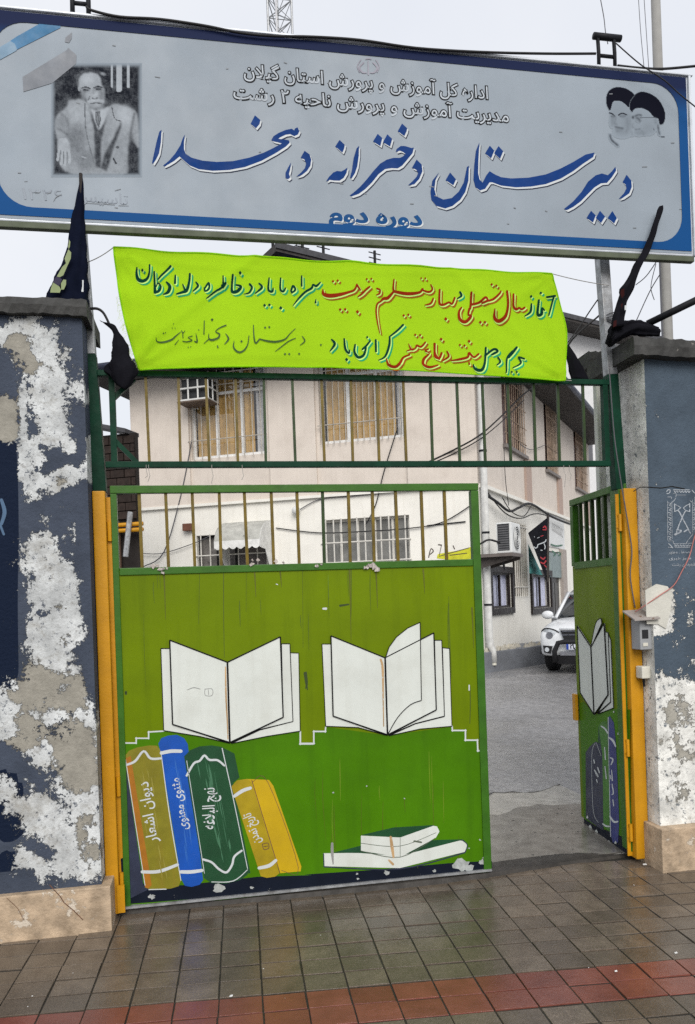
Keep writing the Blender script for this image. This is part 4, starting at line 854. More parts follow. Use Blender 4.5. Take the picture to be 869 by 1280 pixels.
T.poly([(575, 915), (600, 830), (640, 760), (694, 645), (692, 690), (650, 800), (612, 935)], .12, 3); T.poly([(516, 580), (536, 690), (546, 905), (578, 915), (580, 760), (614, 600), (575, 690)], .10, 3)
T.poly([(522, 566), (548, 588), (592, 574), (626, 562), (600, 645), (566, 700), (538, 640)], .80, 3); T.poly([(545, 592), (572, 588), (578, 640), (566, 694), (546, 640)], .22, 2); T.line([(552, 600), (560, 660)], .5, 4, 1); T.line([(566, 598), (570, 650)], .5, 3, 1)
T.line([(640, 566), (656, 630), (690, 646)], .14, 5, 1.5); T.line([(486, 545), (492, 700), (536, 880)], .28, 5, 2); T.line([(350, 600), (385, 640), (395, 720)], .32, 8, 4); T.line([(330, 690), (380, 720), (410, 760)], .3, 10, 5); T.oval(672, 796, 9, 9, .15, 2); T.line([(650, 862), (664, 888)], .12, 9, 2); T.line([(470, 850), (492, 858)], .75, 8, 2)
# neck, head
T.poly([(500, 520), (590, 520), (598, 575), (548, 590), (512, 566)], .42, 4)
T.poly(cr([(445, 400), (455, 376), (485, 361), (525, 357), (560, 368), (578, 398), (584, 440), (598, 468), (597, 520), (582, 552), (550, 570), (516, 556), (490, 516), (466, 480), (449, 450)], 4, True), .66, 2.5)
T.oval(500, 405, 46, 34, .84, 12); T.oval(580, 500, 14, 55, .36, 9); T.oval(478, 500, 14, 30, .40, 8); T.oval(545, 500, 12, 30, .78, 6); T.oval(520, 552, 18, 10, .5, 6)
T.poly([(438, 440), (440, 392), (452, 372), (470, 360), (462, 385), (452, 410), (450, 446)], .10, 3); T.poly([(520, 356), (556, 350), (588, 368), (602, 410), (598, 450), (586, 440), (578, 400), (558, 372)], .06, 3); T.poly([(452, 392), (462, 372), (490, 352), (530, 344), (572, 350), (600, 376), (604, 420), (590, 424), (580, 392), (560, 376), (520, 368), (480, 374)], .06, 3); T.line([(578, 372), (600, 380)], .7, 10, 4)
T.oval(491, 468, 22, 9, .20, 4); T.oval(563, 462, 22, 9, .18, 4); T.line([(466, 458), (490, 452), (515, 460)], .07, 6, 1.5); T.line([(538, 456), (562, 448), (588, 455)], .07, 6, 1.5); T.line([(480, 468), (502, 470)], .05, 6, 1); T.line([(552, 463), (574, 464)], .05, 6, 1)
T.line([(532, 460), (536, 490)], .38, 8, 3); T.line([(528, 515), (545, 521), (558, 514)], .12, 7, 2); T.line([(514, 505), (504, 530)], .3, 6, 2); T.line([(505, 536), (545, 527), (590, 533)], .82, 13, 2.5); T.line([(516, 547), (548, 543), (580, 546)], .16, 5, 1.5); T.line([(530, 556), (560, 556)], .42, 4, 1.5); T.oval(453, 462, 7, 16, .55, 2)
# hand hanging from the chair arm
T.poly(cr([(345, 745), (372, 738), (395, 770), (402, 820), (380, 830), (350, 822), (330, 800)], 4, True), .74, 3)
for pts, w_ in (([(340, 800), (334, 840), (330, 868)], 15), ([(356, 815), (354, 860), (350, 892)], 15), ([(374, 820), (376, 860), (370, 898)], 15), ([(392, 815), (400, 850), (398, 886)], 14)): T.line(pts, .76, w_, 2)
for pts in ([(348, 815), (343, 870)], [(365, 820), (362, 890)], [(384, 820), (385, 888)]): T.line(pts, .22, 4, 1.5)
T.line([(345, 742), (375, 738)], .5, 6, 2); T.grain(.035, 2); T.grain(.03, 10)
al = np.clip(np.minimum(np.minimum(T.X - 292, 812 - T.X), np.minimum(T.Y - 316, 966 - T.Y)) / 30, 0, 1); al = al * al * (3 - 2 * al)
T.print_on('portrait_photo', cE, SG, .0006, tone_material('portrait_print', (.004, .006, .012), (.42, .46, .50)), sg, 'faded black and white portrait of a seated man in a suit', al)
# two turbaned heads
T = Tone(165, 108, 650, 600, 4, .0)
tb1 = cr([(206, 300), (182, 268), (174, 215), (185, 165), (215, 132), (262, 118), (320, 126), (365, 150), (394, 180), (366, 230), (354, 276), (320, 250), (290, 230), (255, 224), (226, 236)], 3, True)
T.poly([(226, 236), (290, 228), (352, 276), (372, 330), (372, 420), (340, 470), (262, 480), (232, 430), (212, 330), (206, 300)], .10, 5)
T.poly(tb1, 1.02, 1.5); T.oval(222, 380, 12, 50, .30, 8); T.oval(345, 400, 26, 70, .26, 14); T.oval(300, 470, 60, 30, .20, 14)
T.line([(202, 320), (222, 328), (242, 346)], .92, 11, 2); T.line([(272, 336), (300, 322), (332, 334)], .92, 11, 2); T.line([(212, 345), (236, 350)], .72, 8, 2); T.line([(282, 347), (322, 345)], .72, 8, 2); T.oval(228, 348, 16, 10, .45, 4); T.oval(304, 345, 24, 12, .42, 5)
T.line([(250, 350), (244, 385), (240, 404), (262, 412)], .50, 6, 2.5); T.line([(244, 428), (275, 436), (306, 440)], .82, 10, 3); T.line([(246, 448), (270, 446), (300, 450)], .45, 8, 3); T.line([(252, 462), (295, 460)], .5, 6, 3); T.line([(204, 492), (216, 530), (265, 574)], .85, 13, 4); T.line([(332, 360), (345, 430), (330, 470)], .32, 8, 5)
T.poly(cr([(378, 316), (356, 280), (362, 230), (394, 182), (440, 155), (500, 162), (560, 195), (605, 245), (632, 310), (635, 360), (622, 400), (600, 412), (588, 400), (580, 365), (550, 358), (510, 310), (460, 285), (410, 284), (386, 300)], 3, True), 1.02, 1.5); T.line([(372, 320), (356, 280), (364, 228), (396, 184)], .45, 3, 1)
T.poly([(386, 300), (460, 285), (550, 358), (580, 370), (585, 430), (540, 480), (420, 500), (388, 440), (372, 380)], .07, 5)
T.oval(425, 365, 26, 22, .30, 6); T.line([(400, 345), (425, 334), (450, 338)], .88, 11, 2.5); T.oval(384, 354, 9, 14, .92, 3); T.line([(412, 358), (430, 368), (438, 385)], .82, 9, 3); T.line([(440, 357), (550, 357)], .9, 4, 1); T.line([(408, 348), (404, 385), (430, 400), (450, 380), (448, 345)], .45, 3, 1.5)
T.line([(386, 400), (378, 430), (398, 436)], .4, 6, 3); T.line([(402, 450), (440, 446)], .75, 7, 3); T.line([(452, 460), (468, 488)], .8, 9, 4); T.oval(500, 440, 45, 40, .14, 16); T.oval(440, 475, 50, 16, .22, 10); T.oval(560, 385, 14, 26, .22, 5); T.line([(580, 412), (582, 450), (592, 488)], .85, 9, 3); T.line([(545, 440), (548, 455)], .6, 5, 2); T.line([(604, 506), (628, 505)], .8, 7, 2); T.line([(372, 460), (382, 500)], .3, 6, 4); T.I[T.I < .012] = 0
T.print_on('portrait_drawing', cF, SG, .0006, tone_material('drawing_print', (.002, .0025, .009), (.002, .0025, .009)), sg, 'two turbaned heads drawn in black on the sign', np.clip(T.I, 0, 1))
rr = random.Random(5); st = []
for k in range(34):
    x, y = rr.uniform(20, 850), rr.uniform(40, 300); st.append([(x, y, .9), (x + rr.uniform(2, 6), y + rr.uniform(-.4, 1.2), 1.1)])
st = [q for q in st if 0.11 * q[0][0] + 20 < q[0][1] < 262 + .045 * q[0][0]]
strokes_print('sheet_nick', [(ID, st)], SG, .0044, ghost_d, sg)
# H-shaped lamp brackets on the lid
def bracket(px0, px1, py0, py1):
    Q = yplane(-.09); a = Q.at(px0, py0); b = Q.at(px1, py0); z0 = SZ1 + .02; zt = a.z; x0, x1 = Q.at(px0 + 5, py1).x, Q.at(px1 - 5, py1).x; dx = Q.at(px0 + 3, py0).x - x0
    m_ = MB().tube([(x0 + dx * .4, -.09, z0), (x0, -.09, (z0 + zt) / 2), (x0 + dx, -.09, zt)], .012, 6); m_.tube([(x1 + dx * .4, -.09, z0), (x1, -.09, (z0 + zt) / 2), (x1 + dx, -.09, zt)], .012, 6)
    m_.tube([(a.x - .01, -.09, zt), (b.x + .01, -.09, zt)], .019, 8); m_.tube([(x0, -.09, z0 * .6 + zt * .4), (x1, -.09, z0 * .6 + zt * .4)], .01, 6)
    obj('bracket', m_, dkmetal, sg, smooth=True)
bracket(744, 774, 45, 82); bracket(86, 116, -22, 14)

# ================================================================ LIME BANNER
bz = yplane(-.055)
TLb, TRb, BLb, BRb = bz.uv(142, 308), bz.uv(689, 343), bz.uv(174, 462), bz.uv(706, 476)
def bwave(u, v):
    return .010 * math.sin(u * 2.1 + .6) + .007 * math.sin(v * 9 + u * 1.3) + .004 * math.sin(u * 7.3 - v * 11) + .016 * math.exp(-((u + .35) / .12) ** 2) * math.sin(v * 30) * .25
def bpt(a, b):                     # a along, b up (0 bottom..1 top)
    top = Vector(TLb).lerp(Vector(TRb), a); bot = Vector(BLb).lerp(Vector(BRb), a)
    top.y += -.035 * math.sin(math.pi * a) * (1 - a) * .6; bot.y += .035 * math.sin(math.pi * min(1, a * 1.02)) ** .7
    p = bot.lerp(top, b)
    edge = math.sin(math.pi * b); p.x += (.035 * edge * (1 - a) ** 8 * -.6 + .06 * edge * a ** 14 * (1.0))
    fold = bwave(p.x, p.y) + .016 * math.exp(-((a * 1.0 + (1 - b) * .33 - .30) / .018) ** 2) + .013 * math.exp(-((a - (1 - b) * .25 - .75) / .02) ** 2) + .012 * math.exp(-((a + (1 - b) * .1 - .52) / .03) ** 2) + .012 * math.exp(-a / .04) * math.sin(b * 22) + .006 * math.exp(-(1 - a) / .03) * math.sin(b * 14 + 1) + .008 * math.exp(-(1 - b) / .06) * math.sin(a * 40)
    for ca, cb2, am in ((0, 1, 1), (1, 1, 1), (0, 0, 1.2), (1, 0, 1.3)):
        dx_, dy_ = (a - ca) * 2.4, (b - cb2) * .55; r = math.hypot(dx_, dy_); fold += am * .016 * math.sin(math.atan2(abs(dy_), abs(dx_)) * 15) * (r / (r + .05)) * math.exp(-r / .22)
    fold += .006 * math.exp(-((b - .93 + .05 * math.sin(a * 5)) / .02) ** 2) + .005 * math.exp(-((b - .07 - .03 * math.sin(a * 7)) / .025) ** 2)
    return bz.P(p.x, p.y, fold)
bn = thing('cloth_banner', 'lime green cloth banner with hand lettered Persian lines, hung under the sign', 'banner', (1, -.05, 2.85))
obj('cloth', MB().sheet(bpt, 150, 44), banner_m, bn, smooth=True, fix=False)
hm = MB()
for e in (lambda t: bpt(t, 1), lambda t: bpt(t, 0), lambda t: bpt(1, t), lambda t: bpt(0, t)): hm.tube([e(i / 60) for i in range(61)], .0045, 6)
obj('hem', hm, banner_m, bn, smooth=True)
rr = random.Random(2); fr2 = MB()
for k in range(46):
    p = bpt(0, rr.uniform(.03, .6)); fr2.tube([p, p + Vector((-rr.uniform(.004, .02), -.004, -rr.uniform(-.008, .02))), p + Vector((-rr.uniform(.01, .03), -.004, -rr.uniform(.0, .04)))], .0008, 3)
obj('frayed_thread', fr2, M('lime_thread', (.5, .6, .3), .9), bn, kind='stuff', fix=False)
k1, k2, k3, k4 = Crop(150, 320, 6.207), Crop(280, 320, 6.207), Crop(400, 330, 5.793), Crop(540, 340, 5.112)
GRN = [(k1, [[(130, 85, 10), (128, 130, 16), (140, 175, 24), (175, 190, 26), (210, 165, 18), (228, 120, 12), (230, 65, 12)], [(172, 105, 15)], [(392, 78, 16), (330, 140, 14), (296, 178, 10)], [(266, 120, 12), (268, 200, 14), (274, 285, 22)], [(275, 285, 18), (302, 270, 20), (316, 235, 14), (295, 205, 9), (280, 235, 8)], [(362, 205, 12), (388, 240, 22), (374, 282, 22), (340, 300, 10)], [(430, 150, 12), (428, 215, 16)], [(543, 140, 14), (538, 200, 16), (520, 270, 20), (490, 285, 18), (440, 300, 10)], [(488, 225, 9), (504, 265, 15)], [(590, 205, 10), (606, 236, 16), (568, 278, 9)], [(660, 255, 13), (688, 213, 15), (692, 262, 13), (662, 282, 14), (656, 252, 11)], [(800, 165, 9), (795, 245, 13), (740, 285, 12), (672, 340, 7)], [(790, 240, 13), (822, 218, 12), (800, 254, 10)]]),
 (k2, [[(68, 160, 14), (62, 230, 14), (65, 280, 20), (105, 275, 22), (132, 240, 17), (95, 228, 11)], [(125, 143, 18)], [(200, 222, 15), (217, 247, 15), (195, 287, 13), (155, 298, 5)], [(272, 215, 10), (294, 246, 17), (243, 292, 8)], [(350, 175, 10), (345, 262, 15), (374, 278, 15), (382, 252, 9)], [(440, 175, 10), (437, 257, 14), (460, 277, 14), (477, 252, 11)], [(520, 275, 13), (535, 235, 15), (554, 264, 13), (526, 287, 13)], [(602, 160, 10), (602, 235, 12)], [(747, 208, 9), (715, 237, 16), (690, 225, 11), (680, 252, 16), (630, 282, 15), (580, 332, 13), (535, 390, 5)], [(712, 340, 5), (709, 366, 13)], [(315, 385, 17)], [(352, 382, 17)], [(440, 407, 20)]]),
 (k3, [[(80, 558, 10), (102, 590, 17), (68, 642, 7)], [(172, 550, 11), (180, 620, 15), (205, 652, 13), (212, 630, 9)], [(188, 700, 18)], [(253, 588, 11), (247, 640, 15), (275, 682, 19), (315, 662, 15), (330, 602, 13), (305, 622, 12)], [(330, 600, 13), (362, 560, 11)], [(341, 532, 13)], [(403, 552, 13), (403, 637, 13)], [(604, 438, 13), (560, 482, 13), (502, 528, 9)], [(505, 527, 11), (500, 590, 15), (470, 672, 13), (422, 703, 7)]]),
 (k4, [[(180, 128, 12), (190, 150, 12), (164, 168, 7)], [(778, 165, 10), (752, 272, 8)], [(733, 160, 9), (788, 152, 11)], [(683, 180, 11), (680, 265, 15), (708, 262, 16), (706, 228, 10), (724, 240, 8)], [(695, 135, 13)], [(640, 200, 9), (634, 250, 13), (598, 278, 7)], [(635, 155, 13)], [(596, 550, 9), (560, 540, 11), (576, 570, 11), (560, 590, 9), (518, 612, 7)], [(546, 478, 13), (520, 512, 15), (498, 542, 9)], [(520, 502, 11), (486, 547, 11), (474, 642, 8)], [(508, 640, 11)], [(540, 640, 11)], [(428, 542, 11), (440, 570, 11), (418, 592, 7)], [(350, 478, 11), (340, 580, 13), (315, 627, 17), (275, 617, 15), (266, 590, 7)], [(343, 532, 11), (400, 488, 13), (427, 500, 13), (390, 522, 11)]])]
RED = [(k3, [[(20, 190, 9), (25, 222, 21), (70, 236, 26), (140, 231, 22), (200, 216, 15), (245, 197, 13), (263, 160, 11)], [(263, 160, 13), (288, 195, 11)], [(357, 170, 11), (330, 192, 13), (300, 222, 13), (272, 244, 7)], [(92, 132, 14)], [(125, 130, 14)], [(142, 340, 15)], [(178, 338, 15)], [(270, 350, 18)], [(335, 118, 12)], [(368, 115, 12)], [(410, 183, 11), (432, 192, 11), (430, 216, 11), (408, 228, 7)], [(802, 152, 9), (815, 182, 11), (790, 202, 13), (750, 192, 11), (742, 182, 13), (720, 206, 15), (640, 216, 20), (560, 206, 18), (530, 190, 13), (533, 118, 9)], [(530, 205, 13), (490, 247, 20), (460, 252, 18), (438, 272, 11), (414, 292, 11), (407, 340, 11), (417, 420, 9), (433, 500, 5)], [(730, 108, 11)], [(760, 108, 11)], [(608, 370, 14)], [(642, 365, 14)], [(822, 248, 11), (805, 282, 13), (763, 295, 7)], [(762, 568, 11), (730, 602, 13), (700, 592, 13), (690, 612, 11), (660, 622, 13), (640, 580, 5)], [(660, 622, 11), (626, 634, 7)], [(645, 662, 11), (600, 682, 13), (575, 722, 17), (540, 752, 18), (490, 737, 16), (478, 690, 7)], [(690, 513, 14)], [(725, 515, 14)], [(832, 578, 11), (830, 650, 15), (862, 692, 11)], [(782, 618, 11), (760, 632, 11), (790, 650, 8), (750, 690, 17), (745, 732, 17), (790, 752, 15), (852, 735, 9)]]),
 (k4, [[(480, 123, 13), (485, 220, 13), (470, 282, 18), (430, 312, 20), (400, 290, 15), (398, 240, 7)], [(520, 143, 11), (520, 215, 13), (540, 237, 13), (560, 227, 11), (577, 235, 11), (597, 223, 11)], [(250, 133, 11), (250, 200, 13), (245, 232, 13)], [(250, 207, 13), (300, 196, 13), (340, 165, 13), (352, 185, 13), (320, 200, 11)], [(350, 190, 11), (390, 175, 13), (430, 140, 11), (440, 123, 9)], [(240, 235, 13), (234, 270, 11), (250, 282, 15), (215, 317, 18), (180, 300, 17), (174, 255, 13), (190, 225, 9)], [(380, 82, 12)], [(410, 90, 12)], [(310, 320, 14)], [(340, 320, 14)], [(50, 113, 11), (50, 195, 13), (75, 207, 13), (110, 192, 11), (130, 202, 11), (147, 163, 11)], [(90, 298, 16)], [(302, 520, 11), (270, 542, 11), (240, 515, 13), (230, 542, 13), (180, 557, 13), (123, 567, 7)], [(180, 465, 12)], [(210, 468, 12)], [(240, 440, 15)], [(238, 575, 7), (240, 588, 11)], [(95, 508, 9), (106, 540, 11), (68, 568, 7)], [(60, 520, 13), (45, 552, 13), (20, 547, 13)], [(15, 458, 11), (15, 540, 13)], [(58, 430, 15)]])]
KIN = [(k1, [[(820, 608, 5), (842, 650, 15), (812, 692, 6)], [(822, 543, 12), (770, 565, 9), (743, 592, 8), (772, 612, 13), (760, 642, 15), (710, 657, 18), (690, 640, 9), (690, 608, 5)], [(690, 650, 9), (652, 684, 5)], [(715, 500, 17)], [(755, 700, 5), (760, 717, 12)], [(655, 508, 7), (652, 612, 9)], [(590, 608, 4), (600, 670, 13), (580, 667, 9)], [(612, 580, 8)], [(562, 628, 7), (530, 640, 6), (560, 660, 9), (520, 672, 9), (488, 667, 7)], [(530, 712, 8)], [(550, 708, 8)], [(480, 588, 7), (490, 606, 7), (505, 590, 5)], [(488, 603, 7), (490, 642, 7)], [(457, 658, 4), (428, 694, 7)], [(472, 598, 5), (430, 632, 11), (400, 657, 15), (340, 674, 15), (290, 671, 9), (284, 645, 4)], [(340, 610, 10)], [(355, 605, 8)], [(408, 570, 7)], [(430, 570, 7)], [(418, 540, 7)]]),
 (k2, [[(78, 668, 5), (75, 720, 13), (110, 757, 17), (150, 747, 15), (182, 700, 9), (193, 628, 7)], [(135, 672, 15)], [(228, 543, 7), (232, 640, 11), (245, 687, 13), (275, 655, 11)], [(275, 655, 11), (330, 670, 15), (400, 677, 17), (470, 657, 13), (510, 612, 7), (552, 572, 5)], [(318, 563, 14)], [(350, 560, 14)], [(552, 648, 7), (500, 672, 9), (460, 702, 9), (396, 752, 5)], [(470, 773, 14)], [(503, 773, 14)], [(580, 770, 14)], [(605, 633, 7), (624, 670, 11), (588, 702, 5)], [(748, 700, 13)]])]
from mathutils.bvhtree import BVHTree
_cl = [o for o in bn.children if o.name.startswith('cloth')][0].data
_bv = BVHTree.FromPolygons([v.co for v in _cl.vertices], [p.vertices for p in _cl.polygons])
def bw2(u, v):
    p, n_, i_, d = _bv.ray_cast(bz.P(u, v, .5), -bz.n); return .5 - d if p else bwave(u, v)
for nm, grp, m1, m2 in (('green_lettering', GRN, gtext, teal_t), ('red_lettering', RED, rtext, orange_t)):
    strokes_print(nm, grp, bz, .0042, m1, bn, grow=1.15, wave=bw2)
    strokes_print('pale_outline', grp, bz, .0031, pale_t, bn, dx=1.0, dy=1.1, grow=1.5, wave=bw2)
    strokes_print('drop_shadow', grp, bz, .0021, m2, bn, dx=2.8, dy=2.8, grow=1.45, wave=bw2)
strokes_print('thin_lettering', KIN, bz, .0042, thin_t, bn, wave=bw2)
def cord(nm, lab, a, b, s, r, m, cat='cord', grp=None, n=14): return tag(obj(nm, MB().tube(sag(a, b, s, n), r, 6), m, smooth=True), lab, cat, grp)
cord('tie_string', 'thin string from left banner corner to the bare steel post', bpt(0, 1), (-.58, .0, 3.40), .01, .0022, rope, 'string', 'strings holding the banner')
cord('tie_string', 'thin string from upper right banner corner to the right post', bpt(1, 1), (2.385, -.01, 3.40), .006, .0022, rope, 'string', 'strings holding the banner')
cord('tie_string', 'short string holding lower left banner corner to the transom', bpt(0, 0), (-.42, -.02, 2.83), .0, .003, rope, 'string', 'strings holding the banner')
cord('tie_string', 'short string holding lower right banner corner to the transom', bpt(1, 0), (2.12, -.02, 2.83), .0, .003, rope, 'string', 'strings holding the banner')

# ================================================================ SCHOOL BUILDING
B_ = GROUND.at(606, 840); A_ = CAM + ray(171, 700) * 18; A_.z = 0
C_ = CAM + ray(713, 700) * 24.2; C_.z = 0
wdir = (C_ - B_).normalized()
FAC = Plane(A_, B_ - A_); WAL = Plane(B_, wdir)
LF = (B_ - A_).length; LW_ = 13.5
ZT = 6.95; ZBND = 3.9
sb = thing('school_building', 'two storey pink and cream school building behind the gate', 'building', (B_.x, B_.y, 0))
def uvb(pl, x0, y0, x1, y1):
    c = [pl.uv(*p) for p in ((x0, y0), (x0, y1), (x1, y0), (x1, y1))]
    return (c[0][0] + c[1][0]) / 2, (c[2][0] + c[3][0]) / 2, min((c[1][1] + c[3][1]) / 2, (c[0][1] + c[2][1]) / 2), max((c[1][1] + c[3][1]) / 2, (c[0][1] + c[2][1]) / 2)
def wall(name, pl, U0, U1, Z0_, Z1_, holes, mat, off=0, dep=.2):
    us = sorted({U0, U1, *[h[0] for h in holes], *[h[1] for h in holes]}); zs = sorted({Z0_, Z1_, *[h[2] for h in holes], *[h[3] for h in holes]})
    us = [u for u in us if U0 <= u <= U1]; zs = [z for z in zs if Z0_ <= z <= Z1_]; mb = MB()
    inside = lambda u, z: any(h[0] < u < h[1] and h[2] < z < h[3] for h in holes)
    for i in range(len(us) - 1):
        for j in range(len(zs) - 1):
            if not inside((us[i] + us[i + 1]) / 2, (zs[j] + zs[j + 1]) / 2): mb.add([pl.P(us[i], zs[j], off), pl.P(us[i + 1], zs[j], off), pl.P(us[i + 1], zs[j + 1], off), pl.P(us[i], zs[j + 1], off)], [(0, 1, 2, 3)])
    for u0, u1, z0, z1 in holes:
        q = [(u0, z0), (u1, z0), (u1, z1), (u0, z1)]
        for k in range(4):
            a, b = q[k], q[(k + 1) % 4]; mb.add([pl.P(*a, off), pl.P(*b, off), pl.P(*b, off - dep), pl.P(*a, off - dep)], [(0, 1, 2, 3)])
    q = [(U0, Z0_), (U1, Z0_), (U1, Z1_), (U0, Z1_)]
    for k in range(4):
        a, b = q[k], q[(k + 1) % 4]; mb.add([pl.P(*a, off), pl.P(*b, off), pl.P(*b, off - .3), pl.P(*a, off - .3)], [(0, 1, 2, 3)])
    return obj(name, mb, mat, sb, fix=False)
def fb(pl, u0, u1, z0, z1, d0, d1, mb=None): return (mb or MB()).box((u0, -d1, z0), (u1, -d0, z1), pl)
W1 = uvb(FAC, 238, 478, 333, 571); W1 = (W1[0], W1[1], W1[2], W1[2] + 2.05)
W2 = uvb(FAC, 399, 470, 505, 551); W2 = (W2[0], W2[1], W2[2], W1[3])
L1 = uvb(FAC, 247, 667, 341, 735); L2_ = uvb(FAC, 404, 647, 513, 725)
bayl, bayr = FAC.uv(336, 500)[0], FAC.uv(394, 500)[0]; bay2 = FAC.uv(507, 500)[0]; bay0 = FAC.uv(236, 500)[0]
wall('upper_wall', FAC, 0, LF, ZBND, ZT, [W1, W2], pink_w)
for u0, u1 in ((0, bay0), (bayl, bayr), (bay2, LF - .002)):
    obj('pilaster', fb(FAC, u0, u1, ZBND + .002, ZT - .01, .001, .07), pink_w, sb, bevel=.008)
wall('lower_wall', FAC, 0, LF, 0, ZBND - .001, [L1, L2_], cream_w, off=.015)
obj('floor_band', fb(FAC, 0, LF, ZBND - .03, ZBND + .03, .016, .09), cream_w, sb)
def window(pl, h, frame_m, cells, bars_v, bars_h, bar_m, back, curt=None, dep=.16, bar_off=.03, bar_r=.012, transom=None, label=None):
    u0, u1, z0, z1 = h; fw = .075 if frame_m is frame_w else .05; mb = MB()
    for a, b, c, d in ((u0, u1, z0, z0 + fw), (u0, u1, z1 - fw, z1), (u0, u0 + fw, z0 + fw, z1 - fw), (u1 - fw, u1, z0 + fw, z1 - fw)): fb(pl, a, b, c, d, -dep, -dep + .06, mb)
    for k in range(1, cells): u = u0 + (u1 - u0) * k / cells; fb(pl, u - fw / 2, u + fw / 2, z0 + fw + .001, z1 - fw - .001, -dep + .002, -dep + .055, mb)
    if transom: fb(pl, u0 + fw + .001, u1 - fw - .001, transom - .03, transom + .03, -dep + .004, -dep + .05, mb)
    w_ = obj('window', mb, frame_m, sb, fix=True, **({'label': label} if label else {}))
    for k in range(cells):
        a, b = u0 + (u1 - u0) * k / cells, u0 + (u1 - u0) * (k + 1) / cells
        obj('pane', MB().add([pl.P(a, z0, -dep + .02), pl.P(b, z0, -dep + .02), pl.P(b, z1, -dep + .02), pl.P(a, z1, -dep + .02)], [(0, 1, 2, 3)]), back if not curt else M_glass_clear, w_, fix=False)
    if curt:
        for a, b, m_ in curt:
            ua, ub = u0 + (u1 - u0) * a, u0 + (u1 - u0) * b; n = max(4, int((ub - ua) * 22))
            obj('curtain', MB().sheet(lambda s, t: pl.P(ua + (ub - ua) * s, z0 + (z1 - z0) * t, -dep - .06 + .02 * math.sin(s * n * 2.2) + .008 * math.sin(s * n * 5.1)), n * 3, 1), m_, w_, smooth=True, fix=False)
        obj('dark_room', MB().add([pl.P(u0, z0, -dep - .12), pl.P(u1, z0, -dep - .12), pl.P(u1, z1, -dep - .12), pl.P(u0, z1, -dep - .12)], [(0, 1, 2, 3)]), dark_in, w_, fix=False)
    for k in range(bars_v):
        u = u0 + (u1 - u0) * (k + .5) / bars_v; obj('grille_bar', MB().tube([pl.P(u, z0 - .02, bar_off), pl.P(u, z1 + .02, bar_off)], bar_r, 5), bar_m, w_)
    for z in bars_h: obj('grille_rail', MB().tube([pl.P(u0 - .03, z0 + (z1 - z0) * z, bar_off + .012), pl.P(u1 + .03, z0 + (z1 - z0) * z, bar_off + .012)], bar_r, 5), bar_m, w_)
    return w_
M_glass_clear = bpy.data.materials.new('clear_glass'); M_glass_clear.use_nodes = True
gn = M_glass_clear.node_tree; gt = gn.nodes.new('ShaderNodeBsdfTransparent'); gg2 = gn.nodes.new('ShaderNodeBsdfGlossy'); gg2.inputs['Roughness'].default_value = .04; gm = gn.nodes.new('ShaderNodeMixShader'); gm.inputs[0].default_value = .1
gn.links.new(gt.outputs[0], gm.inputs[1]); gn.links.new(gg2.outputs[0], gm.inputs[2]); gn.links.new(gm.outputs[0], gn.nodes['Material Output'].inputs[0])
window(FAC, W1, frame_w, 3, 9, (.2, .8), bars_d, glass_m, [(.04, .80, curtain), (.83, .99, M('grey_white_curtain', (.5, .5, .5), .8, streak=.3, dcol=(.25, .25, .26)))], bar_off=.075, transom=W1[2] + 1.5)
window(FAC, W2, frame_w, 3, 14, (.2, .8), bars_d, glass_m, [(.06, .88, curtain), (.9, .99, M('white_curtain', (.5, .5, .5), .8))], bar_off=.075, transom=W2[2] + 1.5)
window(FAC, L1, dark_in, 4, 8, (.62, .35), bars_w, M('dusty_pane', (.16, .15, .14), .3, var=.3), bar_off=.03, bar_r=.016)
window(FAC, L2_, bars_w, 5, 11, (.62, .3), bars_w, M('dusty_grey_pane', (.2, .2, .19), .25, var=.35, vs=3), bar_off=.03, bar_r=.016)
# awning over the lower left opening
au0, au1 = FAC.uv(285, 660)[0], FAC.uv(340, 660)[0]; az = FAC.uv(310, 655)[1] + .05
aw = MB()
aw.sheet(lambda s, t: FAC.P(au0 + (au1 - au0) * s, az - .42 * t * t - .05 * t, .02 + .75 * math.sin(t * 1.4)), 20, 10)
obj('awning', aw, M('awning_cloth', (.52, .52, .48), .7, var=.2, trans=.25, chip=.36, ccol=(.2, .2, .18), cs=5), sb, smooth=True, fix=False)
val = MB(); zb = az - .47; dd = .02 + .75 * math.sin(1.4)
n = 48
val.sheet(lambda s, t: FAC.P(au0 + (au1 - au0) * s, zb - t * (.14 + .05 * abs(math.sin(s * math.pi * 6))), dd + .004), n, 1)
obj('awning_valance', val, M('awning_white', (.7, .7, .68), .7), sb, fix=False)
side = MB()
for u in (au0, au1):
    arc = [FAC.P(u, az - .42 * t * t - .05 * t, .02 + .75 * math.sin(t * 1.4)) for t in [i / 10 for i in range(11)]]
    side.prism(arc + [FAC.P(u, zb - .17, dd), FAC.P(u, zb - .2, dd * .6), FAC.P(u, zb - .55, .25), FAC.P(u, zb - .85, .02)], FAC.e1 * .01)
obj('awning_cheek', side, M('awning_grey', (.62, .62, .6), .7), sb)
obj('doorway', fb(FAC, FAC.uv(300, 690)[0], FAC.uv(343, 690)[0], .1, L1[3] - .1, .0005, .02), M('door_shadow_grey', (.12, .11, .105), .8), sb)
lb = FAC.at(237, 660, .02); obj('junction_box', fb(FAC, *[FAC.uv(232, 660)[0], FAC.uv(243, 660)[0]], FAC.uv(238, 664)[1], FAC.uv(238, 655)[1], .016, .16), M('brown_box_paint', (.13, .055, .035), .6, var=.3), sb, bevel=.01)
c = FAC.at(370, 638, .12); mb = MB()
mb.tube([c + FAC.n * d for d in (-.1, -.02, .0, .05, .08)], [.03, .05, .1, .08, .02], 12); obj('wall_lamp', mb, acwhite, sb, smooth=True)
obj('wall_rod', MB().tube([FAC.at(534, 657, .04), FAC.at(582, 652, .04)], .014, 6), dkmetal, sb)
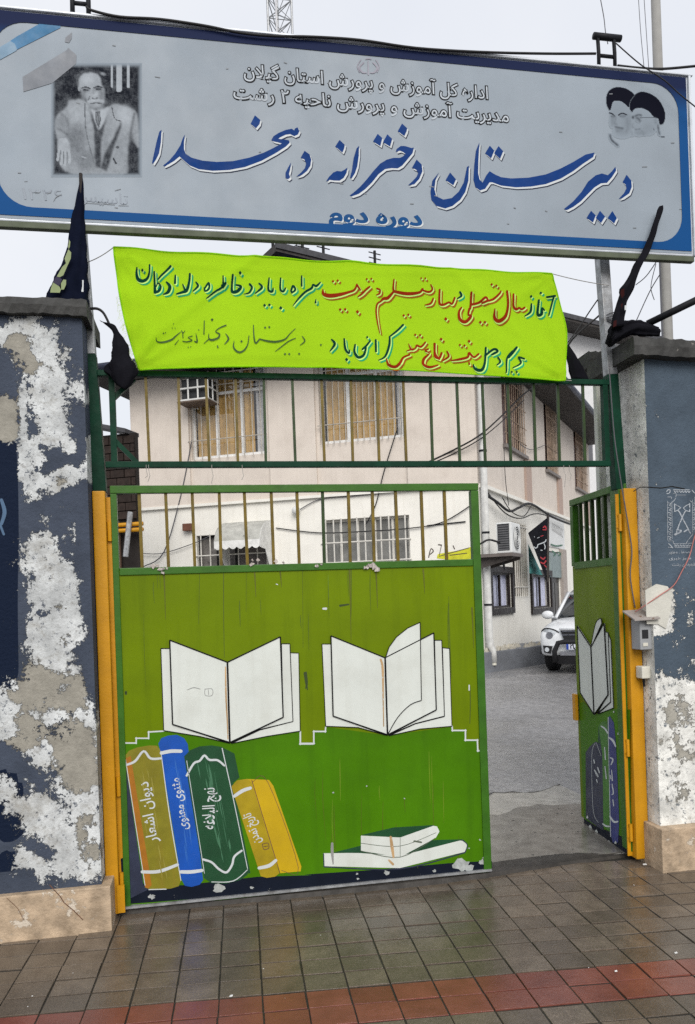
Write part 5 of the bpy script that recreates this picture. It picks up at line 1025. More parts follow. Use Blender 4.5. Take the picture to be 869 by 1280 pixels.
# painted flowers low on the wall
mf = Crop(380, 440, 3.778)
mu = poly_print('wall_mural', [[(628, 975), (632, 955), (680, 945), (735, 938), (790, 920), (800, 975), (720, 985)]], FAC, .018, M('mural_yellow', (.55, .55, .03), .7, var=.2), sb, mf)
strokes_print('mural_stems', [(mf, [[(590, 970, 5), (600, 930, 4), (612, 940, 5), (598, 955, 4)], [(640, 960, 3), (650, 915, 3)], [(636, 910, 5), (650, 912, 6)], [(668, 958, 3), (680, 920, 3)], [(705, 915, 4), (712, 930, 5)], [(690, 960, 4), (770, 950, 4)], [(640, 965, 3), (690, 950, 4), (780, 925, 3)]])], FAC, .021, M('mural_dark', (.08, .06, .05), .7), mu)
# right wall
UPW = [uvb(WAL, 628, 480, 654, 562), uvb(WAL, 681, 520, 695, 588), uvb(WAL, 718, 545, 732, 612)]
UPW = [(a, b, UPW[0][2], UPW[0][2] + 2.2) for a, b, _, _ in UPW]
R1 = uvb(WAL, 613, 716, 638, 760); R2 = uvb(WAL, 664, 719, 687, 760)
G1 = uvb(WAL, 640, 655, 657, 745); DR = uvb(WAL, 688, 690, 700, 800); DR = (DR[0], DR[1], .3, DR[3])
wall('side_upper_wall', WAL, 0, LW_, ZBND, ZT, UPW, pink_w)
wall('side_lower_wall', WAL, 0, LW_, 0, ZBND - .001, [R1, R2, G1, DR], cream_w, off=.012)
obj('side_floor_band', fb(WAL, 0, LW_, ZBND - .05, ZBND + .03, .014, .1), cream_w, sb)
for h in UPW:
    window(WAL, h, brown, 2, 10, (.12, .3, .5, .7, .88), M('rusty_bars', (.40, .30, .22), .7, var=.4), M('brown_pane', (.12, .06, .045), .3, var=.3), bar_off=.05)
    obj('pilaster_strip', fb(WAL, h[1] - .1, h[1] + .45, ZBND + .04, h[2] - .03, .002, .06), pink_d, sb)
    fb_ = obj('window_ledge', fb(WAL, h[0] - .05, h[1] + .05, h[2] - .09, h[2] - .01, .003, .1), M('ledge_grey', (.2, .18, .17), .8), sb)
for h in (R1, R2): window(WAL, h, brown, 2, 0, (), bars_w, glass_m, [(.03, .47, curtain_b), (.53, .97, curtain_b)], dep=.06)
for h in (R1, R2):
    u0, u1, z0, z1 = h; mb = MB(); e = .14
    for a, b, c_, d in ((u0 - e, u1 + e, z0 - e, z0 - .002), (u0 - e, u1 + e, z1 + .002, z1 + e), (u0 - e, u0 - .002, z0, z1), (u1 + .002, u1 + e, z0, z1)): fb(WAL, a, b, c_, d, .013, .07, mb)
    obj('window_surround', mb, M('dark_brown_trim', (.018, .014, .013), .5), sb)
window(WAL, G1, dark_in, 2, 7, (.12, .95), bars_w, M('beige_blind', (.45, .38, .32), .6), bar_off=.05, bar_r=.016)
dw = MB(); fb(WAL, DR[0] + .004, DR[1] - .004, DR[2] + .004, DR[3] - .004, -.06, -.02, dw); door = obj('door', dw, M('dark_door', (.02, .019, .018), .4), sb)
for a in (.1, .55):
    obj('door_panel', fb(WAL, DR[0] + (DR[1] - DR[0]) * a, DR[0] + (DR[1] - DR[0]) * (a + .35), DR[2] + .3, DR[3] - .9, -.019, -.008), M('door_panel_grey', (.06, .06, .058), .4), door)
obj('door_pilaster', fb(WAL, DR[1] + .05, DR[1] + .6, 0, DR[3] + .1, .013, .12), M('door_stone_pilaster', (.36, .32, .29), .8, streak=.2), sb, bevel=.01)
sgn = obj('door_sign', fb(WAL, DR[0] - .1, DR[1] + .05, DR[3] - .75, DR[3] - .05, .02, .06), M('grey_teal_sign', (.2, .25, .25), .5), sb)
strokes_print('door_sign_print', [(Crop(640, 640, 9.143), [[(425, 370, 14), (480, 390, 16), (550, 380, 14)], [(440, 450, 18), (470, 480, 18), (455, 500, 14)], [(500, 460, 14), (535, 480, 16), (510, 500, 14)]])], WAL, .064, M('sign_green_print', (.03, .12, .07), .5), sgn)
rel = obj('relief_panel', fb(WAL, DR[0] - .25, DR[1] + .75, DR[3] + .12, DR[3] + 1.05, .013, .04), acwhite, sb)
rr = random.Random(8); st = []
for k in range(9):
    x = 445 + k * 14; y = 120 + k * 9; st.append([(x, y, 5), (x + 6, y + 25 + rr.uniform(-8, 8), 6), (x - 4, y + 60, 5), (x + 8, y + 100, 5)])
strokes_print('relief_lettering', [(Crop(640, 640, 9.143), st)], WAL, .044, M('relief_grey', (.45, .45, .44), .7), rel)
# eaves and roof
ov = .95
pF = lambda u, d, z: FAC.P(u, z, d)
cornerF = FAC.P(LF, 0, ov) ; 
def offset_corner(dF, dW):
    # intersection of the facade line moved out by dF and the side line moved out by dW
    a = FAC.P(0, 0, dF); d1 = FAC.e1; b = WAL.P(0, 0, dW); d2 = WAL.e1
    den = d1.x * d2.y - d1.y * d2.x; t = ((b.x - a.x) * d2.y - (b.y - a.y) * d2.x) / den; return a + d1 * t
K = offset_corner(ov, ov); Lft = FAC.P(-.9, 0, ov); Bck = WAL.P(LW_, 0, ov); Far_ = WAL.P(LW_, 0, -9); LB = FAC.P(-.9, 0, -9)
zz = lambda p, z: Vector((p.x, p.y, z))
rf = MB().prism([zz(p, ZT) for p in (Lft, K, Bck, Far_, LB)], (0, 0, .16))
roof = obj('roof', rf, soffit_m, sb)
Kr = offset_corner(-4.2, -4.2); R0 = FAC.P(2, 0, -4.2); R1_ = WAL.P(LW_ - 2, 0, -4.2)
zr = ZT + 1.6; z1_ = ZT + .17
obj('roof_slope', MB().add([zz(Lft, z1_), zz(K, z1_), zz(Kr, zr), zz(R0, zr)], [(0, 1, 2, 3)]).add([zz(K, z1_), zz(Bck, z1_), zz(R1_, zr), zz(Kr, zr)], [(0, 1, 2, 3)]).add([zz(Lft, z1_), zz(R0, zr), zz(LB, z1_)], [(0, 1, 2)]), roof_m, roof, fix=False)
gut = MB(); gut.tube([zz(Lft, ZT + .1), zz(K, ZT + .1), zz(Bck, ZT + .1)], .085, 8); obj('gutter', gut, M('dark_blue_gutter', (.03, .035, .06), .5), roof, smooth=True)
# downpipe at the corner
dp = [WAL.P(.02, z, .12) for z in (ZT - .1, 4.5, 2.0, .75)] + [WAL.P(.03, .55, .13), WAL.P(.06, .46, .17), WAL.P(.065, .2, .18)]
pz = obj('downpipe', MB().tube(dp, .075, 10), M('downpipe_white', (.6, .6, .58), .5, streak=.3, dcol=(.3, .28, .25)), sb, smooth=True)
for z in (1.4, 2.9, 4.6, 6.0): obj('pipe_clip', MB().tube([WAL.P(.02, z - .02, .12), WAL.P(.02, z + .02, .12)], .085, 10), dkmetal, pz)
obj('pipe_shoe', MB().tube([WAL.P(.065, .30, .18), WAL.P(.065, .14, .18)], .06, 10), plastic_w, pz)
# grey plinth step along the wall with ragged plaster above it
q0, q1 = GROUND.at(604, 842), GROUND.at(686, 829)
pd = (q1 - q0).normalized(); PL = Plane(q0, pd); ll = (q1 - q0).length + 4
obj('plinth', MB().box((-.3, 0, -.05), (ll, .9, .42), PL), plinth_m, sb, bevel=.015)
rag = MB(); rr = random.Random(4)
for k in range(90):
    u = rr.uniform(0, ll - 2.5); p_ = PL.P(u, .42, -rr.uniform(.03, .3)); s = rr.uniform(.03, .1)
    rag.add([p_ + PL.e1 * (-s), p_ + PL.e1 * s, p_ + PL.e1 * s * .6 + Vector((0, 0, s * rr.uniform(.5, 1.6))), p_ - PL.e1 * s * .5 + Vector((0, 0, s * rr.uniform(.4, 1.2)))] + [p_ - PL.n * s + Vector((0, 0, 0))], [(0, 1, 2, 3), (1, 4, 2), (0, 3, 4), (2, 4, 3)])
obj('plinth_rubble', rag, M('crumbled_plaster', (.5, .47, .4), .9, var=.4, vs=20), sb, kind='stuff')

# taller block behind
rb = thing('rear_block', 'taller white rear block with dark overhanging eave behind the school building', 'building', (5, 22, 0))
c0 = CAM + ray(345, 304) * 24; c1 = CAM + ray(740, 400.5) * 31.8
zc_ = c0.z; EV = Plane((c0.x, c0.y, 0), Vector((c1.x - c0.x, c1.y - c0.y, 0))); le = 22
hz = zc_
ev = MB().box((0, 0, hz - .25), (le, 7, hz), EV); e_ = obj('roof_slab', ev, soffit_m, rb)
obj('fascia', MB().box((-.03, -.05, hz - .16), (le + .03, -.002, hz + .03), EV), roof_m, rb)
obj('wall_panel', MB().box((1.2, 1.0, 0), (le - 1, 6.5, hz - .251), EV), white_w, rb)
wu0, _ = EV.uv(716, 470)
obj('window', MB().box((wu0 + .6, .95, 7.2), (wu0 + 2.2, .999, 9.2), EV), M('rear_window_grey', (.12, .12, .13), .3), rb)
obj('blue_sheet', MB().box((.05, -.02, hz - 1.6), (.8, -.001, hz - .17), Plane(EV.o - EV.n * .4 + EV.e1 * .2, EV.e1)), M('blue_panel', (.03, .14, .4), .6), rb)
obj('gable_board', MB().box((.0, .4, hz - 2.2), (10, .6, hz - .252), EV), M('brown_cladding', (.09, .075, .06), .8, streak=.4), rb)
for u, h in ((.2, .9), (1.3, .8), (2.1, 1.1), (4.2, .9), (6.2, .8)):
    mb = MB(); b0 = EV.P(u, hz, -.6); mb.tube([b0, b0 + Vector((0, 0, h))], .05, 6)
    for k in range(3): mb.tube([b0 + Vector((0, 0, h * (.5 + .2 * k))) - EV.e1 * .25, b0 + Vector((0, 0, h * (.5 + .2 * k))) + EV.e1 * .25], .02, 5)
    obj('roof_aerial', mb, dkmetal, rb)

# dark old shed at the left
SHD = Plane(CAM + ray(120, 700) * 12 * Vector((1, 1, 0)).length / 1.414, FAC.e1); SHD.o.z = 0
sd0 = CAM + ray(60, 700) * 15; sd0.z = 0; SHD = Plane(sd0, FAC.e1)
shd = thing('brick_shed', 'dark old brick and timber shed left of the school building', 'shed', tuple(sd0))
us = lambda x, y: SHD.uv(x, y)
u0 = us(60, 600)[0]; u1 = us(169, 600)[0]; zt = us(140, 536)[1]
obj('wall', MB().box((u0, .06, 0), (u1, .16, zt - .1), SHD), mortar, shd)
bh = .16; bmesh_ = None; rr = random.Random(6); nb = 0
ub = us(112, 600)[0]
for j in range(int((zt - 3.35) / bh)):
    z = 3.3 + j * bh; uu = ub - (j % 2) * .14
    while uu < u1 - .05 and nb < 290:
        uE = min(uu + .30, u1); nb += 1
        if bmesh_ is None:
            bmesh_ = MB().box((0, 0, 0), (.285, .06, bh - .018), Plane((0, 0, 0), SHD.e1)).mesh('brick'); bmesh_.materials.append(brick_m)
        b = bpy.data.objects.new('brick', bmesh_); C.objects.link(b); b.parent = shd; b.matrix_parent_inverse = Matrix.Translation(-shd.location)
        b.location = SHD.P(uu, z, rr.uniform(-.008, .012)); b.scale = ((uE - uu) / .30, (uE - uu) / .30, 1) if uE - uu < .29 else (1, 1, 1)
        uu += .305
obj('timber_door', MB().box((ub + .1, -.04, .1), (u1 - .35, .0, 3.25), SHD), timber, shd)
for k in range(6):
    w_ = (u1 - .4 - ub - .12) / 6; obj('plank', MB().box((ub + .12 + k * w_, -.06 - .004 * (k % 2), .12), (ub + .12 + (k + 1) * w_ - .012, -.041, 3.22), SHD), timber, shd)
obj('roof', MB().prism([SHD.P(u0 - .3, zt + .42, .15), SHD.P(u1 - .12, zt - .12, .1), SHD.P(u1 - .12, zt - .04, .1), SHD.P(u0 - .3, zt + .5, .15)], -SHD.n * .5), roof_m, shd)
yp = thing('gas_pipe', 'pair of yellow gas pipes crossing in front of the dark shed', 'pipe', tuple(SHD.P(ub, 2.4, .1)))
for z in (us(155, 657)[1], us(155, 664)[1]): obj('pipe', MB().tube([SHD.P(ub - .2, z, .12), SHD.P(u1 + .2, z, .12)], .04, 8), yellow, yp, smooth=True)
tag(obj('slanted_pole', MB().tube([SHD.at(157, 696, .3), SHD.at(163, 640, .2)], .05, 8), galv), 'grey slanted pole leaning before the dark shed', 'pole')

# ================================================================ THINGS ON THE BUILDING
ac = thing('air_conditioner', 'white outdoor air conditioner on a bracket shelf by the downpipe', 'air conditioner', tuple(WAL.at(645, 690, .6)), 'air conditioners')
ACP = Plane(WAL.o + WAL.n * .74, WAL.e1); a0_, a1_, a2_, a3_ = uvb(ACP, 640, 660, 659, 692); a1_ = a0_ + .68
D0, D1 = .42, .74
obj('casing', fb(WAL, a0_, a1_, a2_, a2_ + .62, D0, D1), acwhite, ac, bevel=.02)
fp = MB()
for k in range(11): fb(WAL, a0_ - .012, a0_ - .001, a2_ + .06 + k * .047, a2_ + .06 + k * .047 + .026, D0 + .04, D1 - .06, fp)
bk = obj('side_coil', fb(WAL, a0_ - .0055, a0_ - .0005, a2_ + .05, a2_ + .59, D0 + .03, D1 - .05), slatgrey, ac); obj('coil_slat', fp, M('coil_slat_grey', (.1, .1, .105), .5), bk, kind='stuff')
cc_ = WAL.P(a0_ + .37, a2_ + .31, D1 + .006); fan = obj('fan_grille', MB().disc(cc_, WAL.e1, (0, 0, 1), .24, 24), slatgrey, ac, fix=False)
rg = MB()
for r in (.06, .11, .15, .2, .245): rg.tube([cc_ + WAL.n * .012 + WAL.e1 * r * math.cos(t * .2618) + Vector((0, 0, r * math.sin(t * .2618))) for t in range(25)], .006, 5)
obj('fan_ring', rg, acwhite, fan, kind='stuff')
for k in range(3): obj('fan_blade', MB().add([cc_ + WAL.n * .004 + WAL.e1 * (r * math.cos(k * 2.094 + a)) + Vector((0, 0, r * math.sin(k * 2.094 + a))) for r, a in ((.05, 0), (.21, -.2), (.22, .5), (.06, .6))], [(0, 1, 2, 3)]), M('fan_blade_grey', (.3, .3, .3), .5), fan, fix=False)
obj('shelf', fb(WAL, a0_ - .12, a1_ + .04, a2_ - .07, a2_ - .005, .02, D1 + .03), M('bracket_grey', (.14, .12, .11), .7), ac)
for u in (a0_ + .02, a1_ - .08):
    obj('bracket_web', MB().prism([WAL.P(u, a2_ - .072, .02), WAL.P(u, a2_ - .072, D1), WAL.P(u, a2_ - .12, D1), WAL.P(u, a2_ - .3, .02)], WAL.e1 * .03), M('bracket_web_grey', (.07, .06, .055), .7), ac)
pip = MB(); pip.tube(cr([tuple(WAL.P(*q)) for q in ((a0_ + .02, a2_ + .2, D0 + .1), (a0_ - .12, a2_ + .28, .3), (a0_ - .2, a2_ + .2, .1), (a0_ - .3, a2_ + .42, .05))], 4), .022, 6); pip.tube(cr([tuple(WAL.P(*q)) for q in ((a0_ + .1, a2_ - .1, .5), (a0_ + .2, a2_ - .28, .5), (a0_ + .45, a2_ - .3, .45), (a0_ + .5, a2_ - .1, .4))], 4), .018, 6)
obj('hose', pip, blackpl, ac, smooth=True, kind='stuff')
wac = thing('air_conditioner', 'white window air conditioner caged in the upper left window', 'air conditioner', tuple(FAC.at(258, 490)), 'air conditioners')
x0, x1, z0, z1 = uvb(FAC, 236, 477, 272, 506); x1 = x0 + .72; z1 = z0 + .52
obj('casing', fb(FAC, x0 + .04, x1 - .04, z0 + .04, z1 - .03, -.15, .42), slatgrey, wac, bevel=.01)
cg = MB(); dO = .5
for u in (x0, x0 + (x1 - x0) * .33, x0 + (x1 - x0) * .66, x1):
    cg.bar(FAC.P(u, z0, dO), FAC.P(u, z1, dO), .035, .035)
for z in (z0, (z0 + z1) / 2, z1): cg.bar(FAC.P(x0, z, dO + .01), FAC.P(x1, z, dO + .01), .035, .035)
for u in (x0, x1):
    for z in (z0, (z0 + z1) / 2, z1): cg.bar(FAC.P(u, z, 0), FAC.P(u, z, dO), .03, .03)
    cg.bar(FAC.P(u, z0, .25), FAC.P(u, z1, .25), .03, .03)
obj('cage', cg, M('cage_white', (.6, .6, .58), .5, chip=.3, ccol=(.25, .15, .1)), wac)
obj('tray', fb(FAC, x0 - .03, x1 + .03, z0 - .05, z0 - .02, .0, dO + .03), M('tray_dark', (.12, .09, .07), .7), wac)
# mourning pennant on a pole, teal cloth
fcr = Crop(640, 640, 9.143)
FLG = Plane(WAL.P(0, 0, .55), WAL.e1)
mf_ = thing('mourning_flag', 'black triangular flag with white and red writing on the side wall', 'flag', tuple(FLG.at(685, 680)))
def flagpt(s, t):
    a = Vector((412, 58)).lerp(Vector((388, 765)), t); b = Vector((184, 240)).lerp(Vector((388, 765)), max(0, (t - .25) / .75)) if t > .25 else Vector((412, 58)).lerp(Vector((184, 240)), t / .25)
    q = a.lerp(b, s); p = fcr((q.x, q.y)); return FLG.at(p[0], p[1], .04 * math.sin(s * 5 + t * 4) * s)
obj('cloth', MB().sheet(flagpt, 14, 24), cloth_k, mf_, smooth=True, fix=False)
obj('flag_pole', MB().tube([FLG.at(*fcr((412, 40)), -.03), FLG.at(*fcr((408, 800)), -.03)], .035, 8), brown, mf_)
strokes_print('white_lettering', [(fcr, [[(362, 318, 10), (352, 340, 12), (310, 360, 12), (270, 375, 10), (262, 400, 11), (240, 415, 11), (224, 400, 9)], [(340, 365, 9), (352, 400, 11), (345, 425, 9)], [(300, 438, 9), (318, 440, 9)], [(228, 285, 8)], [(262, 300, 6), (285, 290, 6)]])], FLG, .06, white_p, mf_)
strokes_print('red_lettering', [(fcr, [[(330, 180, 14), (350, 165, 16), (365, 190, 14)], [(325, 205, 10), (365, 205, 12)], [(300, 520, 14), (330, 540, 16), (350, 520, 14)], [(300, 575, 14), (335, 590, 16), (360, 560, 14)], [(345, 610, 12), (365, 630, 12)], [(300, 280, 8), (330, 270, 8)]])], FLG, .06, redink, mf_)
tcl = MB().sheet(lambda s, t: WAL.at(*fcr((lambda q: (q.x, q.y))(Vector((186, 370)).lerp(Vector((200, 700)), t).lerp(Vector((190, 372)).lerp(Vector((350, 722)), t), s))), .30 + .03 * math.sin(t * 9)), 8, 14)
tag(obj('teal_banner', tcl, teal_c, smooth=True, fix=False), 'teal and white cloth hanging behind the black triangular flag', 'banner')
# cables on the building
def wire(nm, lab, pts, r, m=cable_m, grp=None): return tag(obj(nm, MB().tube(cr([tuple(p) for p in pts], 5), r, 6), m, smooth=True), lab, 'cable', grp)
fa = lambda x, y, o=.08: FAC.at(x, y, o)
wa = lambda x, y, o=.12: WAL.at(x, y, o)
wire('wall_cable', 'thick black cable pair slanting across the upper pink wall', [fa(530, 580), fa(560, 566), fa(597, 546, .2), wa(625, 522, .3), wa(650, 497, .5), wa(666, 484, .7)], .018)
wire('wall_cable', 'second black cable slanting just below the thick one', [fa(538, 580), fa(565, 568), fa(597, 551, .2), wa(625, 529, .3), wa(655, 500, .5)], .012)
wire('wall_cable', 'dark cable hanging vertically before the barred lower window', [fa(497, 535), fa(480, 590), fa(470, 630), fa(458, 655)], .012)
wire('wall_cable', 'thin cable sagging from the lamp to the downpipe', [fa(345, 660, .05), fa(400, 666, .05), fa(460, 664, .05), fa(515, 660, .06), fa(555, 652, .06), fa(594, 628, .06)], .012)
wire('wall_cable', 'grey cable above the barred lower window', [fa(370, 640, .06), fa(400, 624, .05), fa(440, 620, .05), fa(500, 614, .05)], .01, wire_m)
wire('wall_cable', 'grey cable curving down by the brown junction box', [fa(240, 550), fa(226, 620), fa(205, 690), fa(180, 708)], .013, wire_m)
wire('wall_cable', 'thin pale cable running low beside the brown junction box', [fa(165, 690), fa(200, 692), fa(240, 680), fa(262, 670)], .01, wire_m)
wire('wall_cable', 'thick black cable bundle along the side wall cornice', [wa(607, 618, .15), wa(622, 628, .16), wa(637, 639, .16), wa(650, 634, .2), wa(664, 630, .2), wa(690, 646, .2), wa(712, 655, .2)], .03)
wire('wall_cable', 'loose cable loop under the cornice bundle', [wa(607, 612, .15), wa(630, 640, .17), wa(650, 648, .2), wa(672, 642, .2), wa(700, 650, .2)], .014)
wire('wall_cable', 'lower loose cable loop near the air conditioner', [wa(628, 622, .12), wa(640, 640, .14), wa(655, 645, .2), wa(664, 632, .2)], .012)
wire('wall_cable', 'thin cable dropping from upper side window to the cornice', [wa(630, 560, .06), wa(632, 600, .08), wa(636, 632, .12)], .009)
wire('wall_cable', 'thin cable looping between the upper side windows', [wa(650, 555, .06), wa(664, 562, .06), wa(682, 556, .06)], .009, wire_m)

# ================================================================ WHITE SUV
car = thing('parked_car', 'white sport utility vehicle with black front guard parked in the yard', 'car')
def lo(name, secs, mat, par, sub=1, closed=True):
    n = len(secs[0]); mb = MB()
    for s_ in secs: mb.v += [tuple(p) for p in s_]
    for i in range(len(secs) - 1):
        for k in range(n if closed else n - 1): mb.f.append((i * n + k, i * n + (k + 1) % n, (i + 1) * n + (k + 1) % n, (i + 1) * n + k))
    mb.f.append(tuple(range(n))); mb.f.append(tuple((len(secs) - 1) * n + k for k in range(n))[::-1])
    return obj2(name, mb, mat, par, sub)
def obj2(name, mb, mat, par, sub=0, smooth=True, bevel=0):
    o = obj(name, mb, mat, None, smooth=smooth, bevel=bevel, sub=sub); o.parent = par; return o
def sec(y, w, zb, zs, zt_, wt):
    return [(-w * .86, y, zb), (-w, y, zb + .12), (-w, y, zs - .04), (-w * .97, y, zs), (-wt, y, zt_), (0, y, zt_ + .02), (wt, y, zt_), (w * .97, y, zs), (w, y, zs - .04), (w, y, zb + .12), (w * .86, y, zb)]
lo('body', [sec(-2.12, .70, .42, .70, .74, .55), sec(-2.08, .82, .34, .78, .86, .62), sec(-1.85, .88, .30, .88, .97, .66), sec(-1.4, .895, .30, .93, 1.04, .70), sec(-.85, .90, .28, .98, 1.10, .76), sec(.4, .90, .28, 1.0, 1.1, .8), sec(1.6, .90, .30, 1.02, 1.1, .8), sec(2.0, .88, .36, 1.0, 1.08, .78), sec(2.15, .8, .5, .92, 1.0, .7)], carpaint, car)
def cab(y, w, z0_, z1__, wt): return [(-w, y, z0_), (-wt, y, z1__), (0, y, z1__ + .03), (wt, y, z1__), (w, y, z0_)]
cabb = lo('greenhouse', [cab(-.98, .74, 1.06, 1.08, .72), cab(-.2, .80, 1.06, 1.56, .62), cab(.4, .82, 1.06, 1.64, .66), cab(1.5, .82, 1.06, 1.62, .66), cab(2.05, .76, 1.04, 1.2, .7)], M('car_glass', (.03, .035, .04), .05, rvar=.02, var=.1, spec=.9), car, 0)
lo('car_roof', [[(-.65, -.24, 1.57), (0, -.26, 1.62), (.65, -.24, 1.57), (.62, -.24, 1.53), (-.62, -.24, 1.53)], [(-.69, .4, 1.66), (0, .4, 1.71), (.69, .4, 1.66), (.66, .4, 1.6), (-.66, .4, 1.6)], [(-.69, 1.55, 1.64), (0, 1.55, 1.69), (.69, 1.55, 1.64), (.66, 1.55, 1.58), (-.66, 1.55, 1.58)]], carpaint, car, 0)
for s_ in (-1, 1):
    obj2('front_pillar', MB().bar((s_ * .76, -.98, 1.07), (s_ * .655, -.22, 1.59), .06, .06), carpaint, car)
    obj2('rear_pillar', MB().bar((s_ * .82, 1.75, 1.06), (s_ * .68, 1.5, 1.62), .3, .06), carpaint, car)
    obj2('mirror', MB().sheet(lambda u, v: (s_ * (.98 + .13 * math.cos(u * 6.283) * math.sin(v * 3.1416)), -.82 + .07 * math.sin(u * 6.283) * math.sin(v * 3.1416), 1.13 + .09 * math.cos(v * 3.1416)), 12, 8).bar((s_ * .8, -.8, 1.06), (s_ * .95, -.82, 1.1), .06, .05), carpaint, car)
    hl = obj2('headlight', MB().sheet(lambda u, v: (s_ * (.63 + .19 * math.cos(u * 6.283) * v * (1 + .15 * math.sin(u * 6.283))), -2.075 + .10 * (.44 - v * .3) * 0 + .16 * (max(0, math.cos(u * 6.283)) * v) - .035 * (1 - v * v), .76 + (.13 + .03 * math.cos(u * 6.283)) * math.sin(u * 6.283) * v), 24, 5), lampgl, car)
    obj2('lamp_bulb', MB().disc((s_ * .62, -2.115, .76), (1, 0, 0), (0, 0, 1), .07, 14), chrome, hl, smooth=False)
    obj2('lamp_rim', MB().tube([(s_ * (.63 + .195 * math.cos(t * .2618) * (1 + .15 * math.sin(t * .2618))), -2.082 + .16 * max(0, math.cos(t * .2618)), .76 + (.135 + .03 * math.cos(t * .2618)) * math.sin(t * .2618)) for t in range(25)], .012, 6), blackpl, hl)
    fl = obj2('fog_lamp', MB().prism([(s_ * .56, -2.15, .55), (s_ * .76, -2.10, .56), (s_ * .74, -2.10, .42), (s_ * .60, -2.15, .40)], (0, .05, 0)), blackpl, car, smooth=False); obj2('fog_lens', MB().disc((s_ * .67, -2.145, .48), (1, 0, 0), (0, 0, 1), .045, 12), lampgl, fl, smooth=False)
    for y in (-1.32, 1.35):
        wh = obj2('wheel', MB().tube([(s_ * .64, y, .34), (s_ * .66, y, .34), (s_ * .84, y, .34), (s_ * .865, y, .34)], [.31, .345, .345, .31], 28), tyre_m, car)
        obj2('rim', MB().tube([(s_ * .862, y, .34), (s_ * .872, y, .34)], [.2, .18], 16), rim_m, wh)
        obj2('wheel_arch', MB().tube([(s_ * .885, y + .41 * math.cos(t * .19635), .36 + .41 * math.sin(t * .19635)) for t in range(17)], .03, 6), blackpl, car)
    obj2('door_seam', MB().tube([(s_ * .906, -.85, .95), (s_ * .906, -.8, .4), (s_ * .906, .2, .4), (s_ * .906, .25, .98)], .006, 4), blackpl, car)
    obj2('door_handle', MB().tube([(s_ * .92, .05, .9), (s_ * .93, .12, .9), (s_ * .92, .2, .9)], .015, 6), carpaint, car)
    obj2('tail_lamp', MB().box((s_ * .76 - .06, 2.08, .66), (s_ * .76 + .06, 2.15, .86)), M('tail_lamp_red', (.3, .01, .01), .2), car, smooth=False)
lo('bumper', [[(-.90, -1.75, .36), (-.90, -1.75, .62), (-.86, -1.70, .64), (-.86, -1.70, .36)], [(-.80, -2.10, .34), (-.80, -2.10, .62), (-.76, -2.02, .66), (-.76, -2.02, .34)], [(-.45, -2.18, .34), (-.45, -2.18, .60), (-.45, -2.08, .66), (-.45, -2.08, .34)], [(.45, -2.18, .34), (.45, -2.18, .60), (.45, -2.08, .66), (.45, -2.08, .34)], [(.80, -2.10, .34), (.80, -2.10, .62), (.76, -2.02, .66), (.76, -2.02, .34)], [(.90, -1.75, .36), (.90, -1.75, .62), (.86, -1.70, .64), (.86, -1.70, .36)]], carpaint, car, 1)
gr_ = obj2('grille', MB().prism([(-.40, -2.145, .86), (.40, -2.145, .86), (.33, -2.16, .68), (-.33, -2.16, .68)], (0, .06, 0)), blackpl, car, smooth=False)
for z in (.77, .84): obj2('grille_bar', MB().box((-.36, -2.165, z - .012), (.36, -2.146, z + .012)), chrome, gr_, smooth=False)
obj2('hood_lip', MB().bar((-.42, -2.12, .885), (.42, -2.12, .885), .04, .03), carpaint, car)
gd = obj2('front_guard', MB().tube([(-.50, -2.2, .24), (-.50, -2.24, .45), (-.42, -2.25, .62), (-.30, -2.25, .64), (.30, -2.25, .64), (.42, -2.25, .62), (.50, -2.24, .45), (.50, -2.2, .24)], .05, 8), blackpl, car)
obj2('skid_plate', MB().prism([(-.52, -2.19, .36), (.52, -2.19, .36), (.46, -2.14, .2), (-.46, -2.14, .2)], (0, .1, 0)), blackpl, car, smooth=False)
obj2('lower_grille', MB().box((-.40, -2.195, .37), (.40, -2.17, .45)), chrome, car, smooth=False)
pl_ = obj2('number_plate', MB().box((-.26, -2.275, .49), (.26, -2.255, .60)), plate_w, car, smooth=False)
obj2('plate_band', MB().box((-.258, -2.279, .492), (-.215, -2.2755, .598)), plate_b, pl_, smooth=False)
PLT = Plane((0, -2.2755, 0), (1, 0, 0))
def plate_text():
    cu = bpy.data.curves.new('plate_digits', 'FONT'); cu.body = '۲۱ن ۴۵۳'; cu.size = .12; cu.offset = .004; cu.resolution_u = 2
    to = bpy.data.objects.new('t', cu); C.objects.link(to); me = bpy.data.meshes.new_from_object(to.evaluated_get(bpy.context.evaluated_depsgraph_get())); bpy.data.objects.remove(to)
    for v in me.vertices: v.co = Vector((-.19 + v.co.x * .9, -2.279, .51 + v.co.y))
    me.materials.clear(); me.materials.append(black_p); o = obj('plate_digits', me, None, None); o.parent = pl_; o['kind'] = 'stuff'
plate_text()
obj2('wiper', MB().tube([(-.5, -.99, 1.09), (.1, -.86, 1.17)], .012, 5), blackpl, car)
obj2('dashboard', MB().box((-.66, -.95, 1.0), (.66, -.5, 1.075)), blackpl, car, smooth=False)
cp = GROUND.at(691, 838); hd = math.atan2(wdir.x, wdir.y) + rad(2)
ux = Vector((math.cos(-hd), math.sin(-hd), 0)); uy = Vector((-math.sin(-hd), math.cos(-hd), 0))
car.location = Vector((cp.x, cp.y, 0)) - ux * (-.75) - uy * (-1.45); car.rotation_euler = (0, 0, -hd)

